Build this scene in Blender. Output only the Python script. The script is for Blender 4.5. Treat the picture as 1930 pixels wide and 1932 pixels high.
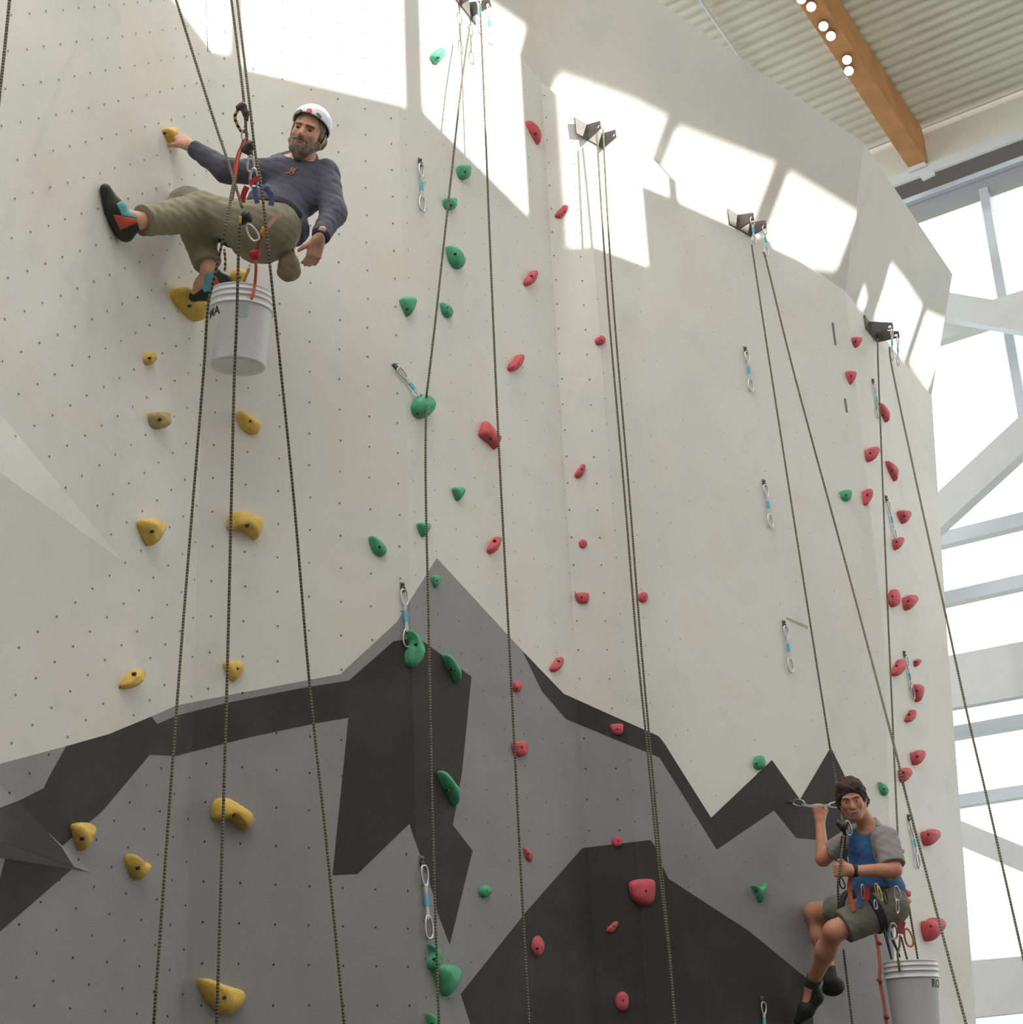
import bpy, bmesh, math, random
import numpy as np
from mathutils import Vector, Matrix
random.seed(7); np.random.seed(7)
scene = bpy.context.scene
for o in list(bpy.data.objects): bpy.data.objects.remove(o)
COL = scene.collection

# ------------------------------------------------------------------ camera
IW, IH, FPX = 1930.0, 1932.0, 3000.0
CAMP = np.array([0.0, 0.0, 1.6])
def _basis(vpx=596.0, vpy=-6850.0):
    z = np.array([vpx-IW/2, IH/2-vpy, -FPX]); z /= np.linalg.norm(z)
    f = np.array([0, 0, -1.0]); f -= f.dot(z)*z; f /= np.linalg.norm(f)
    r = np.cross(f, z)
    return np.array([r, f, z])
MC = _basis()
cam_d = bpy.data.cameras.new('camera'); cam = bpy.data.objects.new('camera', cam_d); COL.objects.link(cam)
cam_d.sensor_fit = 'HORIZONTAL'; cam_d.sensor_width = 36.0; cam_d.lens = 36.0*FPX/IW
cam_d.clip_start = 0.05; cam_d.clip_end = 500
m4 = Matrix.Identity(4)
for i in range(3):
    for j in range(3): m4[i][j] = MC[i][j]
    m4[i][3] = CAMP[i]
cam.matrix_world = m4
scene.camera = cam

# ------------------------------------------------------------------ world, sun, exposure
SUN_AZ, SUN_TAN = math.radians(52), 0.40
sun_dir = np.array([-math.sin(SUN_AZ), math.cos(SUN_AZ), -SUN_TAN]); sun_dir /= np.linalg.norm(sun_dir)
world = bpy.data.worlds.new('overcast_bright_sky'); scene.world = world; world.use_nodes = True
wn = world.node_tree; wn.nodes.clear()
wo = wn.nodes.new('ShaderNodeOutputWorld'); wb = wn.nodes.new('ShaderNodeBackground')
tc = wn.nodes.new('ShaderNodeTexCoord'); sp = wn.nodes.new('ShaderNodeSeparateXYZ'); cr = wn.nodes.new('ShaderNodeValToRGB')
cr.color_ramp.elements[0].position = 0.0; cr.color_ramp.elements[0].color = (0.70, 0.84, 1.0, 1)
cr.color_ramp.elements[1].position = 0.16; cr.color_ramp.elements[1].color = (1.0, 0.985, 0.96, 1)
wn.links.new(tc.outputs['Generated'], sp.inputs[0]); wn.links.new(sp.outputs['Z'], cr.inputs[0])
wn.links.new(cr.outputs[0], wb.inputs['Color']); wb.inputs['Strength'].default_value = 2.65
wn.links.new(wb.outputs[0], wo.inputs[0])
sl = bpy.data.lights.new('sun', 'SUN'); sl.energy = 12.0; sl.angle = math.radians(0.5); sl.color = (1.0, 0.96, 0.9)
so = bpy.data.objects.new('sun', sl); COL.objects.link(so)
so.rotation_euler = Vector(sun_dir).to_track_quat('-Z', 'Y').to_euler()
so.location = (9, -3, 14)
scene.view_settings.view_transform = 'Standard'; scene.view_settings.look = 'None'
scene.view_settings.gamma = 1.0; scene.view_settings.use_curve_mapping = False
scene.view_settings.exposure = -0.12
LAMP_W = 260.0   # each track spotlight

# ------------------------------------------------------------------ helpers
def ray(px, py):
    v = np.array([px-IW/2, IH/2-py, -FPX]); return MC@v/np.linalg.norm(v)
def atY(px, py, Y):
    d = ray(px, py); return CAMP+d*(Y/d[1])
def proj(p):
    v = MC.T@(np.asarray(p, float)-CAMP); return (IW/2-FPX*v[0]/v[2], IH/2+FPX*v[1]/v[2])
def nrm(v):
    v = np.asarray(v, float); return v/np.linalg.norm(v)
def plane(p, q, r):
    n = nrm(np.cross(np.subtract(q, p), np.subtract(r, p)))
    if n.dot(CAMP-np.asarray(p)) < 0: n = -n
    return n, np.asarray(p, float)
def hit(px, py, pl):
    n, p = pl; d = ray(px, py); return CAMP+d*(n.dot(p-CAMP)/n.dot(d))

def mesh(name, verts, faces, mats, parent=None, smooth=False, midx=None):
    me = bpy.data.meshes.new(name)
    me.from_pydata([tuple(map(float, v)) for v in verts], [], [tuple(f) for f in faces])
    if not isinstance(mats, (list, tuple)): mats = [mats]
    for m in mats: me.materials.append(m)
    if midx is not None: me.polygons.foreach_set('material_index', midx)
    if smooth: me.polygons.foreach_set('use_smooth', [True]*len(me.polygons))
    me.update()
    o = bpy.data.objects.new(name, me); COL.objects.link(o)
    if parent is not None: o.parent = parent
    return o
def empty(name, loc=(0, 0, 0)):
    o = bpy.data.objects.new(name, None); COL.objects.link(o); o.location = tuple(map(float, loc)); o.empty_display_size = 0.1
    return o
def tag(o, label=None, cat=None, group=None, kind=None):
    if label: o['label'] = label
    if cat: o['category'] = cat
    if group: o['group'] = group
    if kind: o['kind'] = kind
    return o
def boxv(c, ax, ay, az_):
    c, ax, ay, az_ = map(lambda t: np.asarray(t, float), (c, ax, ay, az_))
    return [c+sx*ax+sy*ay+sz*az_ for sx in (-1, 1) for sy in (-1, 1) for sz in (-1, 1)]
BOXF = [(0, 1, 3, 2), (4, 6, 7, 5), (0, 4, 5, 1), (2, 3, 7, 6), (0, 2, 6, 4), (1, 5, 7, 3)]
class MB:
    """collects shapes for one mesh"""
    def __init__(s): s.v = []; s.f = []; s.m = []
    def add(s, v, f, m=0):
        b = len(s.v); s.v += [np.asarray(x, float) for x in v]; s.f += [tuple(i+b for i in q) for q in f]; s.m += [m]*len(f); return s
    def box(s, c, ax, ay, az_, m=0): return s.add(boxv(c, ax, ay, az_), BOXF, m)
    def tube(s, path, r, n=8, closed=False, m=0):
        v, f = tubev(path, r, n, closed); return s.add(v, f, m)
    def build(s, name, mats, parent=None, smooth=False): return mesh(name, s.v, s.f, mats, parent, smooth, s.m)
def tubev(path, r, n=8, closed=False):
    P = [np.asarray(p, float) for p in path]; N = len(P)
    rs = r if isinstance(r, (list, tuple, np.ndarray)) else [r]*N
    T = []
    for i in range(N):
        a = P[(i-1) % N] if (closed or i > 0) else P[i]; b = P[(i+1) % N] if (closed or i < N-1) else P[i]
        T.append(nrm(b-a))
    u = np.cross(T[0], (0, 0, 1));
    if np.linalg.norm(u) < 1e-3: u = np.cross(T[0], (1, 0, 0))
    u = nrm(u); V = []
    for i in range(N):
        u = nrm(u-T[i]*u.dot(T[i])); w = np.cross(T[i], u)
        for k in range(n):
            a = 2*math.pi*k/n; V.append(P[i]+rs[i]*(math.cos(a)*u+math.sin(a)*w))
    F = []
    for i in range(N if closed else N-1):
        j = (i+1) % N
        for k in range(n): F.append((i*n+k, i*n+(k+1) % n, j*n+(k+1) % n, j*n+k))
    if not closed:
        F.append(tuple(range(n))[::-1]); F.append(tuple((N-1)*n+k for k in range(n)))
    return V, F
def crom(pts, per=6, closed=False):
    P = [np.asarray(p, float) for p in pts]; N = len(P); out = []
    for i in range(N if closed else N-1):
        if closed: a, b, c, d = P[(i-1) % N], P[i], P[(i+1) % N], P[(i+2) % N]
        else: a, b, c, d = P[max(i-1, 0)], P[i], P[i+1], P[min(i+2, N-1)]
        for k in range(per):
            t = k/per
            out.append(0.5*((2*b)+(c-a)*t+(2*a-5*b+4*c-d)*t*t+(3*b-a-3*c+d)*t**3))
    if not closed: out.append(P[-1])
    return out

# ------------------------------------------------------------------ materials
def srgb(r, g, b):
    f = lambda c: (c/255/12.92) if c/255 <= 0.04045 else ((c/255+0.055)/1.055)**2.4
    return (f(r), f(g), f(b), 1.0)
MAT = {}
def mat(name, col, rough=0.6, metal=0.0, var=0.0, scale=8.0, bump=0.0, bscale=60.0, col2=None, spec=0.5, detail=4.0):
    if name in MAT: return MAT[name]
    m = bpy.data.materials.new(name); m.use_nodes = True; nt = m.node_tree; b = nt.nodes['Principled BSDF']
    b.inputs['Base Color'].default_value = col; b.inputs['Roughness'].default_value = rough; b.inputs['Metallic'].default_value = metal
    b.inputs['Specular IOR Level'].default_value = spec
    if var or bump:
        tx = nt.nodes.new('ShaderNodeTexCoord')
    if var:
        n = nt.nodes.new('ShaderNodeTexNoise'); n.inputs['Scale'].default_value = scale; n.inputs['Detail'].default_value = detail
        nt.links.new(tx.outputs['Object'], n.inputs['Vector'])
        r = nt.nodes.new('ShaderNodeValToRGB'); r.color_ramp.elements[0].position = 0.3; r.color_ramp.elements[1].position = 0.7
        c2 = col2 or tuple(max(0, c*(1-var)) for c in col[:3])+(1,)
        r.color_ramp.elements[0].color = c2; r.color_ramp.elements[1].color = col
        nt.links.new(n.outputs['Fac'], r.inputs[0]); nt.links.new(r.outputs[0], b.inputs['Base Color'])
    if bump:
        n2 = nt.nodes.new('ShaderNodeTexNoise'); n2.inputs['Scale'].default_value = bscale; n2.inputs['Detail'].default_value = 6
        nt.links.new(tx.outputs['Object'], n2.inputs['Vector'])
        bp = nt.nodes.new('ShaderNodeBump'); bp.inputs['Strength'].default_value = bump; bp.inputs['Distance'].default_value = 0.01
        nt.links.new(n2.outputs['Fac'], bp.inputs['Height']); nt.links.new(bp.outputs[0], b.inputs['Normal'])
    MAT[name] = m; return m
def rope_mat(name, dark, light, period=0.015, thr=0.5):
    if name in MAT: return MAT[name]
    m = bpy.data.materials.new(name); m.use_nodes = True; nt = m.node_tree; b = nt.nodes['Principled BSDF']
    b.inputs['Roughness'].default_value = 0.85
    tx = nt.nodes.new('ShaderNodeTexCoord'); w = nt.nodes.new('ShaderNodeTexWave'); w.wave_type = 'BANDS'; w.bands_direction = 'Z'
    w.inputs['Scale'].default_value = 0.314/period; w.inputs['Distortion'].default_value = 3.0; w.inputs['Detail'].default_value = 2; w.inputs['Detail Scale'].default_value = 8
    r = nt.nodes.new('ShaderNodeValToRGB'); r.color_ramp.interpolation = 'LINEAR'
    r.color_ramp.elements[0].position = thr-0.12; r.color_ramp.elements[0].color = dark; r.color_ramp.elements[1].position = thr+0.12; r.color_ramp.elements[1].color = light
    nt.links.new(tx.outputs['Object'], w.inputs['Vector']); nt.links.new(w.outputs['Fac'], r.inputs[0]); nt.links.new(r.outputs[0], b.inputs['Base Color'])
    MAT[name] = m; return m

M_white = mat('wall_white_paint', (0.74, 0.72, 0.655, 1), 0.62, var=0.0, bump=0.12, bscale=180)
# chalk and rubber smudges on the white paint: three broad noises
def smudge(m, base, cols):
    nt = m.node_tree; b = nt.nodes['Principled BSDF']; tx = nt.nodes.new('ShaderNodeTexCoord'); last = None
    for k, (c, sc, amt, lo, hi) in enumerate(cols):
        n = nt.nodes.new('ShaderNodeTexNoise'); n.inputs['Scale'].default_value = sc; n.inputs['Detail'].default_value = 5
        mp = nt.nodes.new('ShaderNodeMapping'); mp.inputs['Location'].default_value = (k*7.3, k*3.1, k*5.7)
        nt.links.new(tx.outputs['Object'], mp.inputs[0]); nt.links.new(mp.outputs[0], n.inputs['Vector'])
        mr = nt.nodes.new('ShaderNodeMapRange'); mr.inputs['From Min'].default_value = lo; mr.inputs['From Max'].default_value = hi
        mr.inputs['To Max'].default_value = amt; nt.links.new(n.outputs['Fac'], mr.inputs[0])
        mx = nt.nodes.new('ShaderNodeMix'); mx.data_type = 'RGBA'
        nt.links.new(mr.outputs[0], mx.inputs[0])
        if last is None: mx.inputs[6].default_value = base
        else: nt.links.new(last, mx.inputs[6])
        mx.inputs[7].default_value = c; last = mx.outputs[2]
    nt.links.new(last, b.inputs['Base Color'])
smudge(M_white, (0.74, 0.722, 0.672, 1), [((0.62, 0.63, 0.58, 1), 1.1, 0.7, 0.45, 0.75), ((0.74, 0.66, 0.57, 1), 1.7, 0.6, 0.5, 0.75), ((0.52, 0.53, 0.50, 1), 5.0, 0.35, 0.56, 0.8)])
M_grey = mat('wall_grey_paint', (0.19, 0.188, 0.186, 1), 0.7, bump=0.15, bscale=160)
smudge(M_grey, (0.285, 0.283, 0.282, 1), [((0.36, 0.36, 0.36, 1), 2.0, 0.5, 0.5, 0.8), ((0.25, 0.25, 0.257, 1), 3.0, 0.6, 0.5, 0.75), ((0.42, 0.42, 0.41, 1), 9.0, 0.4, 0.66, 0.85)])
M_dark = mat('wall_charcoal_paint', (0.045, 0.042, 0.04, 1), 0.75, bump=0.15, bscale=160)
smudge(M_dark, (0.034, 0.031, 0.029, 1), [((0.075, 0.072, 0.068, 1), 2.5, 0.6, 0.5, 0.8), ((0.036, 0.036, 0.041, 1), 4.0, 0.5, 0.5, 0.75), ((0.13, 0.13, 0.125, 1), 10.0, 0.4, 0.68, 0.85)])
M_tnut = mat('bolt_hole_dark', (0.19, 0.17, 0.125, 1), 0.7)
M_yel = mat('hold_yellow', srgb(236, 196, 96), 0.65, var=0.25, scale=25, bump=0.35, bscale=70)
M_tan = mat('hold_tan', srgb(196, 172, 112), 0.7, var=0.2, scale=25, bump=0.35, bscale=70)
M_grn = mat('hold_green', srgb(88, 178, 134), 0.65, var=0.3, scale=22, bump=0.35, bscale=70)
M_red = mat('hold_red', srgb(220, 92, 102), 0.65, var=0.25, scale=25, bump=0.35, bscale=70)
M_hole = mat('hold_bolt', (0.02, 0.018, 0.015, 1), 0.5)
M_steel = mat('bracket_steel', srgb(112, 108, 103), 0.6, 0.1, var=0.25, scale=15)
M_chrome = mat('carabiner_aluminium', (0.60, 0.60, 0.62, 1), 0.35, 0.85)
M_cyan = mat('sling_cyan', srgb(95, 190, 215), 0.7)
M_sling = mat('sling_grey', srgb(205, 208, 208), 0.8)
M_rope = rope_mat('rope_olive', (0.05, 0.046, 0.034, 1), (0.25, 0.225, 0.15, 1))
M_rope2 = rope_mat('rope_grey', (0.03, 0.03, 0.032, 1), (0.42, 0.41, 0.38, 1))
M_deck = mat('roof_deck_paint', (0.80, 0.77, 0.64, 1), 0.55, var=0.08, scale=3)
M_wood = mat('glulam_wood', srgb(205, 145, 88), 0.5, var=0.25, scale=6, bump=0.1)
M_steelw = mat('painted_white_steel', (0.76, 0.77, 0.77, 1), 0.45, var=0.05, scale=4)
M_mull = mat('window_frame_paint', (0.60, 0.64, 0.68, 1), 0.4)
M_shadowsteel = mat('roof_joint_and_recess_shade', (0.09, 0.088, 0.085, 1), 0.6)
def glass_mat():
    m = bpy.data.materials.new('window_glass'); m.use_nodes = True; nt = m.node_tree; nt.nodes.clear()
    o = nt.nodes.new('ShaderNodeOutputMaterial'); mx = nt.nodes.new('ShaderNodeMixShader'); t = nt.nodes.new('ShaderNodeBsdfTransparent'); g = nt.nodes.new('ShaderNodeBsdfGlossy')
    g.inputs['Roughness'].default_value = 0.02; t.inputs['Color'].default_value = (0.97, 0.99, 0.99, 1); fr = nt.nodes.new('ShaderNodeFresnel'); fr.inputs['IOR'].default_value = 1.3
    nt.links.new(fr.outputs[0], mx.inputs[0]); nt.links.new(t.outputs[0], mx.inputs[1]); nt.links.new(g.outputs[0], mx.inputs[2]); nt.links.new(mx.outputs[0], o.inputs[0])
    return m
M_glass = glass_mat()

# ------------------------------------------------------------------ climbing wall planes
PL = {'P0': (-2.25, 5.1), 'P1': (-1.52, 7.2), 'P2': (-.55, 7.9), 'P3': (.34, 9.1), 'P4': (.62, 9.15), 'P5': (.97, 9.4), 'P6': (2.62, 10.75), 'P7': (3.5, 12.1)}
ZT = {'P0': 9.6, 'P1': 9.2, 'P2': 8.79, 'P3': 8.22, 'P4': 7.95, 'P5': 7.80, 'P6': 7.39, 'P7': 7.17}
def v3(k, z): return np.array([*PL[k], z])
def vplane(a, b): return plane(v3(a, 0), v3(b, 0), v3(a, 1))
PLN = {k: vplane(a, b) for k, a, b in (('A', 'P0', 'P1'), ('B', 'P1', 'P2'), ('C', 'P2', 'P3'), ('D', 'P3', 'P4'), ('E1', 'P4', 'P5'), ('E', 'P5', 'P6'))}
Z0 = 0.0
FACET = {}   # name -> list of 3D corners (convex, planar)
for k, a, b in (('A', 'P0', 'P1'), ('B', 'P1', 'P2'), ('C', 'P2', 'P3'), ('D', 'P3', 'P4'), ('E1', 'P4', 'P5')):
    FACET[k] = [v3(a, Z0), v3(b, Z0), v3(b, ZT[b]), v3(a, ZT[a])]
eT = v3('P6', ZT['P6']); eM = hit(1668, 1200, PLN['E']); eB = hit(1690, 1990, PLN['E'])
eB = eM+(eB-eM)*((eM[2]-Z0)/(eM[2]-eB[2]))
FACET['E'] = [v3('P5', Z0), eB, eM, eT, v3('P5', ZT['P5'])]
p7 = v3('P7', ZT['P7'])
PLN['F'] = plane(eT, eM, p7+np.array([.03, .02, 0]))
fT = hit(1758, 748, PLN['F']); fM = hit(1788, 1215, PLN['F'])
PLN['G'] = plane(eM, eB, fM)
fB = hit(1843, 1950, PLN['G']); fB = fM+(fB-fM)*((fM[2]-Z0)/(fM[2]-fB[2]))
FACET['F'] = [eM, fM, fT, eT]
FACET['G'] = [eB, fB, fM, eM]
PIXF = {k: [proj(p) for p in v] for k, v in FACET.items()}
def inside(p, poly):
    x, y = p; c = False; n = len(poly)
    for i in range(n):
        (x1, y1), (x2, y2) = poly[i], poly[(i+1) % n]
        if (y1 > y) != (y2 > y) and x < (x2-x1)*(y-y1)/(y2-y1)+x1: c = not c
    return c
def facet_at(px, py):
    for k in FACET:
        if inside((px, py), PIXF[k]): return k
    return min(FACET, key=lambda k: min((px-a)**2+(py-b)**2 for a, b in PIXF[k]))
def wall_hit(px, py, f=None):
    f = f or facet_at(px, py); return hit(px, py, PLN[f]), PLN[f][0], f
def clip(sub, cl):
    """Sutherland-Hodgman in pixel space, cl convex"""
    area = sum(cl[i][0]*cl[(i+1) % len(cl)][1]-cl[(i+1) % len(cl)][0]*cl[i][1] for i in range(len(cl)))
    if area < 0: cl = cl[::-1]
    out = [tuple(p) for p in sub]
    for i in range(len(cl)):
        a, b = cl[i], cl[(i+1) % len(cl)]; inp, out = out, []
        if not inp: return []
        sd = lambda p: (b[0]-a[0])*(p[1]-a[1])-(b[1]-a[1])*(p[0]-a[0])
        for j in range(len(inp)):
            p, q = inp[j], inp[(j+1) % len(inp)]; sp_, sq = sd(p), sd(q)
            if sp_ >= 0: out.append(p)
            if (sp_ >= 0) != (sq >= 0):
                t = sp_/(sp_-sq); out.append((p[0]+t*(q[0]-p[0]), p[1]+t*(q[1]-p[1])))
    return out

GREY = [(-400, 1560), (0, 1441), (124, 1408), (205, 1385), (285, 1352), (333, 1331), (430, 1312), (540, 1291), (642, 1272), (748, 1174), (824, 1053), (979, 1221), (1063, 1309), (1150, 1348),
        (1242, 1389), (1252, 1401), (1341, 1543), (1456, 1434), (1509, 1509), (1567, 1410), (1600, 1478), (1650, 1580), (1684, 1650), (1700, 2700), (-400, 2700)]
DARKS = [
 [(124, 1408), (205, 1385), (285, 1352), (296, 1366), (333, 1350), (429, 1326), (565, 1299), (658, 1284), (742, 1210), (785, 1204), (791, 1205), (889, 1277), (871, 1457), (854, 1557), (891, 1605), (848, 1782), (825, 1722),
  (819, 1693), (772, 1554), (674, 1649), (627, 1651), (648, 1443), (657, 1354), (593, 1365), (470, 1391), (332, 1426), (282, 1424), (191, 1532), (169, 1550), (115, 1598), (139, 1636), (17, 1590), (0, 1584), (-200, 1520), (-200, 1600), (0, 1524), (34, 1511), (82, 1487), (90, 1469)],
 [(17, 1590), (139, 1636), (0, 1757), (-120, 1860), (-120, 1850), (0, 1657)],
 [(1098, 1600), (1227, 1585), (1239, 1602), (1246, 1628), (1261, 1658), (1413, 1757), (1519, 1844), (1530, 1870), (1545, 2100), (940, 2100), (869, 1875), (993, 1719)],
 [(986, 1229), (1063, 1309), (1150, 1348), (1242, 1389), (1252, 1401), (1341, 1543), (1456, 1434), (1509, 1509), (1567, 1410), (1600, 1478), (1655, 1590), (1600, 1590), (1502, 1581), (1460, 1529), (1352, 1603), (1244, 1429), (1068, 1357), (1022, 1304)],
]
wall = tag(empty('wall_front'), 'tall faceted white climbing wall with grey mountain mural', None, None, 'structure')
TH = 0.14
for k, poly in FACET.items():
    n = PLN[k][0]; N = len(poly)
    V = [p for p in poly]+[p-n*TH for p in poly]
    Fc = [tuple(range(N)), tuple(range(2*N-1, N-1, -1))]+[(i, N+i, N+(i+1) % N, (i+1) % N) for i in range(N)]
    pan = mesh('climbing_panel', V, Fc, M_white, wall)
    for nm, polys, mm, off in (('grey_mural_paint', [GREY], M_grey, 0.0012), ('charcoal_mural_paint', DARKS, M_dark, 0.0024)):
        b = MB()
        for pg in polys:
            c = clip(pg, PIXF[k])
            q = []
            for p in c:
                if not q or (abs(p[0]-q[-1][0])+abs(p[1]-q[-1][1])) > 0.01: q.append(p)
            if len(q) >= 3:
                vv = [hit(x, y, PLN[k])+n*off for x, y in q]; b.add(vv, [tuple(range(len(vv)))])
        if b.f: b.build(nm, mm, pan)

# fascia above the wall (overhanging headwall)
TILT = math.radians(28)
def fascia_plane(a, b):
    A, B = v3(a, ZT[a]), v3(b, ZT[b]); d = B-A; dh = nrm([d[0], d[1], 0]); n = np.array([dh[1], -dh[0], 0])
    up = np.array([0, 0, math.cos(TILT)])+n*math.sin(TILT)
    return plane(A, B, A+up), nrm(up), n
(FE_, upE, nE), (FF_, upF, nF) = fascia_plane('P3', 'P6'), fascia_plane('P6', 'P7')
(FC_, upC, nC) = fascia_plane('P2', 'P3')
def fpanel(bl, br, tr, tl, n, low=0.35):
    """panel front face from bottom-left.. ; bottom pushed down behind the wall top"""
    dl, dr = nrm(tl-bl), nrm(tr-br); bl2, br2 = bl-dl*low, br-dr*low
    poly = [bl2, br2, tr, tl]; pn = plane(bl, br, tr)[0]
    V = poly+[p-pn*0.10 for p in poly]
    return V, [(0, 1, 2, 3), (7, 6, 5, 4)]+[(i, 4+i, 4+(i+1) % 4, (i+1) % 4) for i in range(4)]
kE, kF = v3('P3', ZT['P3']), v3('P6', ZT['P6'])
tE0 = hit(1240-700*0.82, -0.692*700*0.82, FE_); tE1 = hit(1630, 270, FE_)
tE0 = kE+(hit(985, -175, FE_)-kE)
fas = [fpanel(kE, kF, tE1, tE0, nE, 0.0)]
tF1 = hit(1797, 517, FF_); bF1 = hit(1757, 748, FF_)
fas.append(fpanel(kF, bF1, tF1, tE1, nF, 0.0))
kC = v3('P2', ZT['P2'])
fas.append(fpanel(kC, kE, tE0, kC+upC*0.95+np.array([0, 0, .1]), nC, 0.0))
for V, Fc in fas: mesh('headwall_panel', V, Fc, M_white, wall)
# small soffit strips closing the step between wall top and headwall
mesh('ledge_strip', [v3('P3', ZT['P3']), v3('P4', ZT['P4']), v3('P5', ZT['P5']), v3('P6', ZT['P6'])], [(0, 1, 2, 3)], M_white, wall)

# wedge volumes at the left edge of the wall
def wedge(R, T, Tout, B, out, paint=None):
    n = PLN['A'][0]
    r, t, b = hit(*R, PLN['A']), hit(*T, PLN['A']), hit(*B, PLN['A'])
    # ridge point: keep its pixel, moved off the wall
    d = ray(*Tout); p0 = hit(*Tout, PLN['A']); o_ = p0-d*(out/abs(d.dot(n)))
    return r+n*.0005, t+n*.0005, o_, b+n*.0005
r, t, o_, b = wedge((233, 1060), (-200, 540), (-140, 790), (-140, 1325), 0.05)
mesh('wall_volume', [r, t, o_, b], [(0, 1, 2), (0, 2, 3), (1, 3, 2)], M_white, wall)
r2, t2, o2, b2 = wedge((174, 1647), (-110, 1376), (-120, 1548), (-120, 1600), 0.10)
vol = mesh('wall_volume', [r2, t2, o2, b2], [(0, 1, 2), (0, 2, 3), (1, 3, 2)], M_grey, wall)
pv = plane(r2, t2, o2); tri = [proj(r2), proj(t2), proj(o2)]
c = clip([(34, 1511), (0, 1524), (-200, 1600), (-200, 1700), (139, 1700), (139, 1636), (115, 1598)], tri)
if len(c) >= 3: mesh('charcoal_mural_paint', [hit(x, y, pv)+pv[0]*.002 for x, y in c], [tuple(range(len(c)))], M_dark, vol)

# bolt-hole grid (T-nuts): thousands of tiny discs, one stuff part
tn = MB(); tn2 = MB()
def tdisc(p, n, r=0.0075, tn=tn):
    u = nrm(np.cross(n, (0, 0, 1))); w = np.cross(n, u); c = p+n*0.0035
    tn.add([c+r*(math.cos(a)*u+math.sin(a)*w) for a in [k*math.pi/3 for k in range(6)]], [(0, 1, 2, 3, 4, 5)])
for k, anchor, pu, pz, stag, keep in (('A', (98.4, 783.6), .117, .19, True, 1), ('B', (405.5, 778.5), .178, .178, False, 1), ('C', (890, 794), .178, .178, False, .9), ('D', (1108, 669), .178, .178, False, 1),
                            ('E1', (1190, 860), .178, .178, False, .8), ('E', (1260, 935), .19, .19, False, .35), ('F', (1640, 900), .3, .3, False, .25)):
    n = PLN[k][0]; u = nrm(np.cross((0, 0, 1), n)); a0 = hit(*anchor, PLN[k])
    for i in range(-40, 41):
        for j in range(-50, 51):
            if keep < 1 and random.random() > keep: continue
            z = a0[2]+pz*(j+(0.5 if (stag and i % 2) else 0)); p = a0+u*(pu*i); p = np.array([p[0], p[1], z])+u*random.uniform(-.004, .004)
            x, y = proj(p)
            if -30 < x < 1960 and -30 < y < 1960 and inside((x, y), PIXF[k]):
                if any(inside((x, y), dk) for dk in DARKS) and random.random() < .6: continue
                tdisc(p, n, 0.0056 if k in 'ABD' else 0.0042, tn2 if inside((x, y), GREY) else tn)
tno = tn.build('bolt_holes', M_tnut, wall); tno['kind'] = 'stuff'
tno = tn2.build('bolt_holes', mat('bolt_hole_black', (.03, .03, .03, 1), .7), wall); tno['kind'] = 'stuff'

# two narrow slots in the far white panel
for (x0, y0, x1, y1, wd) in ((1570.5, 609, 1576, 651, 0.020), (1594, 752, 1597.5, 778, 0.019)):
    a, n, f = wall_hit(x0, y0); b_, _, _ = wall_hit(x1, y1, f); d = b_-a; u = nrm(np.cross(n, d))
    fr_ = MB().box((a+b_)/2+n*.002, d/2, u*wd/2, n*.002).build('slot_recess', mat('slot_dark', (.16, .16, .16, 1), .6), wall)

# ------------------------------------------------------------------ floor, roof, window wall, sun-side wall
dW = nrm([.82, -.57, 0]); nW = nrm([.57, .82, 0]); W0 = atY(1850, 1400, 14)
def hitW(px, py, off=0.0): return hit(px, py, (nW, W0+nW*off))
def uW(p): return float(dW.dot(p))
def ptW(u, z, off=0.0):
    q = W0+nW*off; q = q+dW*(u-dW.dot(q)); return np.array([q[0], q[1], z])
mesh('floor', [(-14, -10, -0.05), (16, -10, -0.05), (16, 20, -0.05), (-14, 20, -0.05)], [(0, 1, 2, 3)], mat('rubber_floor', (.06, .058, .055, 1), .8, var=.3, scale=3))
tag(bpy.data.objects['floor'], 'dark padded gym floor below the climbing wall', None, None, 'structure')

SL = 0.24; zE = float(hitW(1735, 244, -.28)[2])-SL*.28
def roof_pt(u, dist, drop=0.0):
    """point on the deck: u along the eave, dist inward from window wall"""
    p = ptW(u, zE+SL*dist, -dist); return p-np.array([0, 0, drop])
ceil = tag(empty('ceiling'), 'cream corrugated metal roof deck sloping down to the windows', None, None, 'structure')
pitch = 0.112; nrib = 4; U0, U1 = -9.0, 4.5
dist = 0.29; ki = 0
prof = [(0, 0), (.34, 0), (.46, .034), (.88, .034), (1.0, 0)]
while dist < 4.6:
    V = []; Fc = []
    rows = []
    for r_ in range(nrib):
        for (a, h) in prof[:-1]: rows.append((dist+(r_+a)*pitch, h))
    rows.append((dist+nrib*pitch+0.02, 0.0))
    for d_, h in rows:
        V += [roof_pt(U0, d_, -h+0.003*(ki % 2)), roof_pt(U1, d_, -h+0.003*(ki % 2))]
    for i in range(len(rows)-1): Fc.append((2*i, 2*i+1, 2*i+3, 2*i+2))
    mesh('deck_sheet', V, Fc, M_deck, ceil)
    dist += nrib*pitch; ki += 1
# roof continues inward beyond the sight line as plain deck
mesh('deck_sheet', [roof_pt(U0, dist-.05, -.03), roof_pt(U1, dist-.05, -.03), roof_pt(U1, 9.0, -.03), roof_pt(U0, 9.0, -.03)], [(0, 1, 2, 3)], M_deck, ceil)

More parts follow.
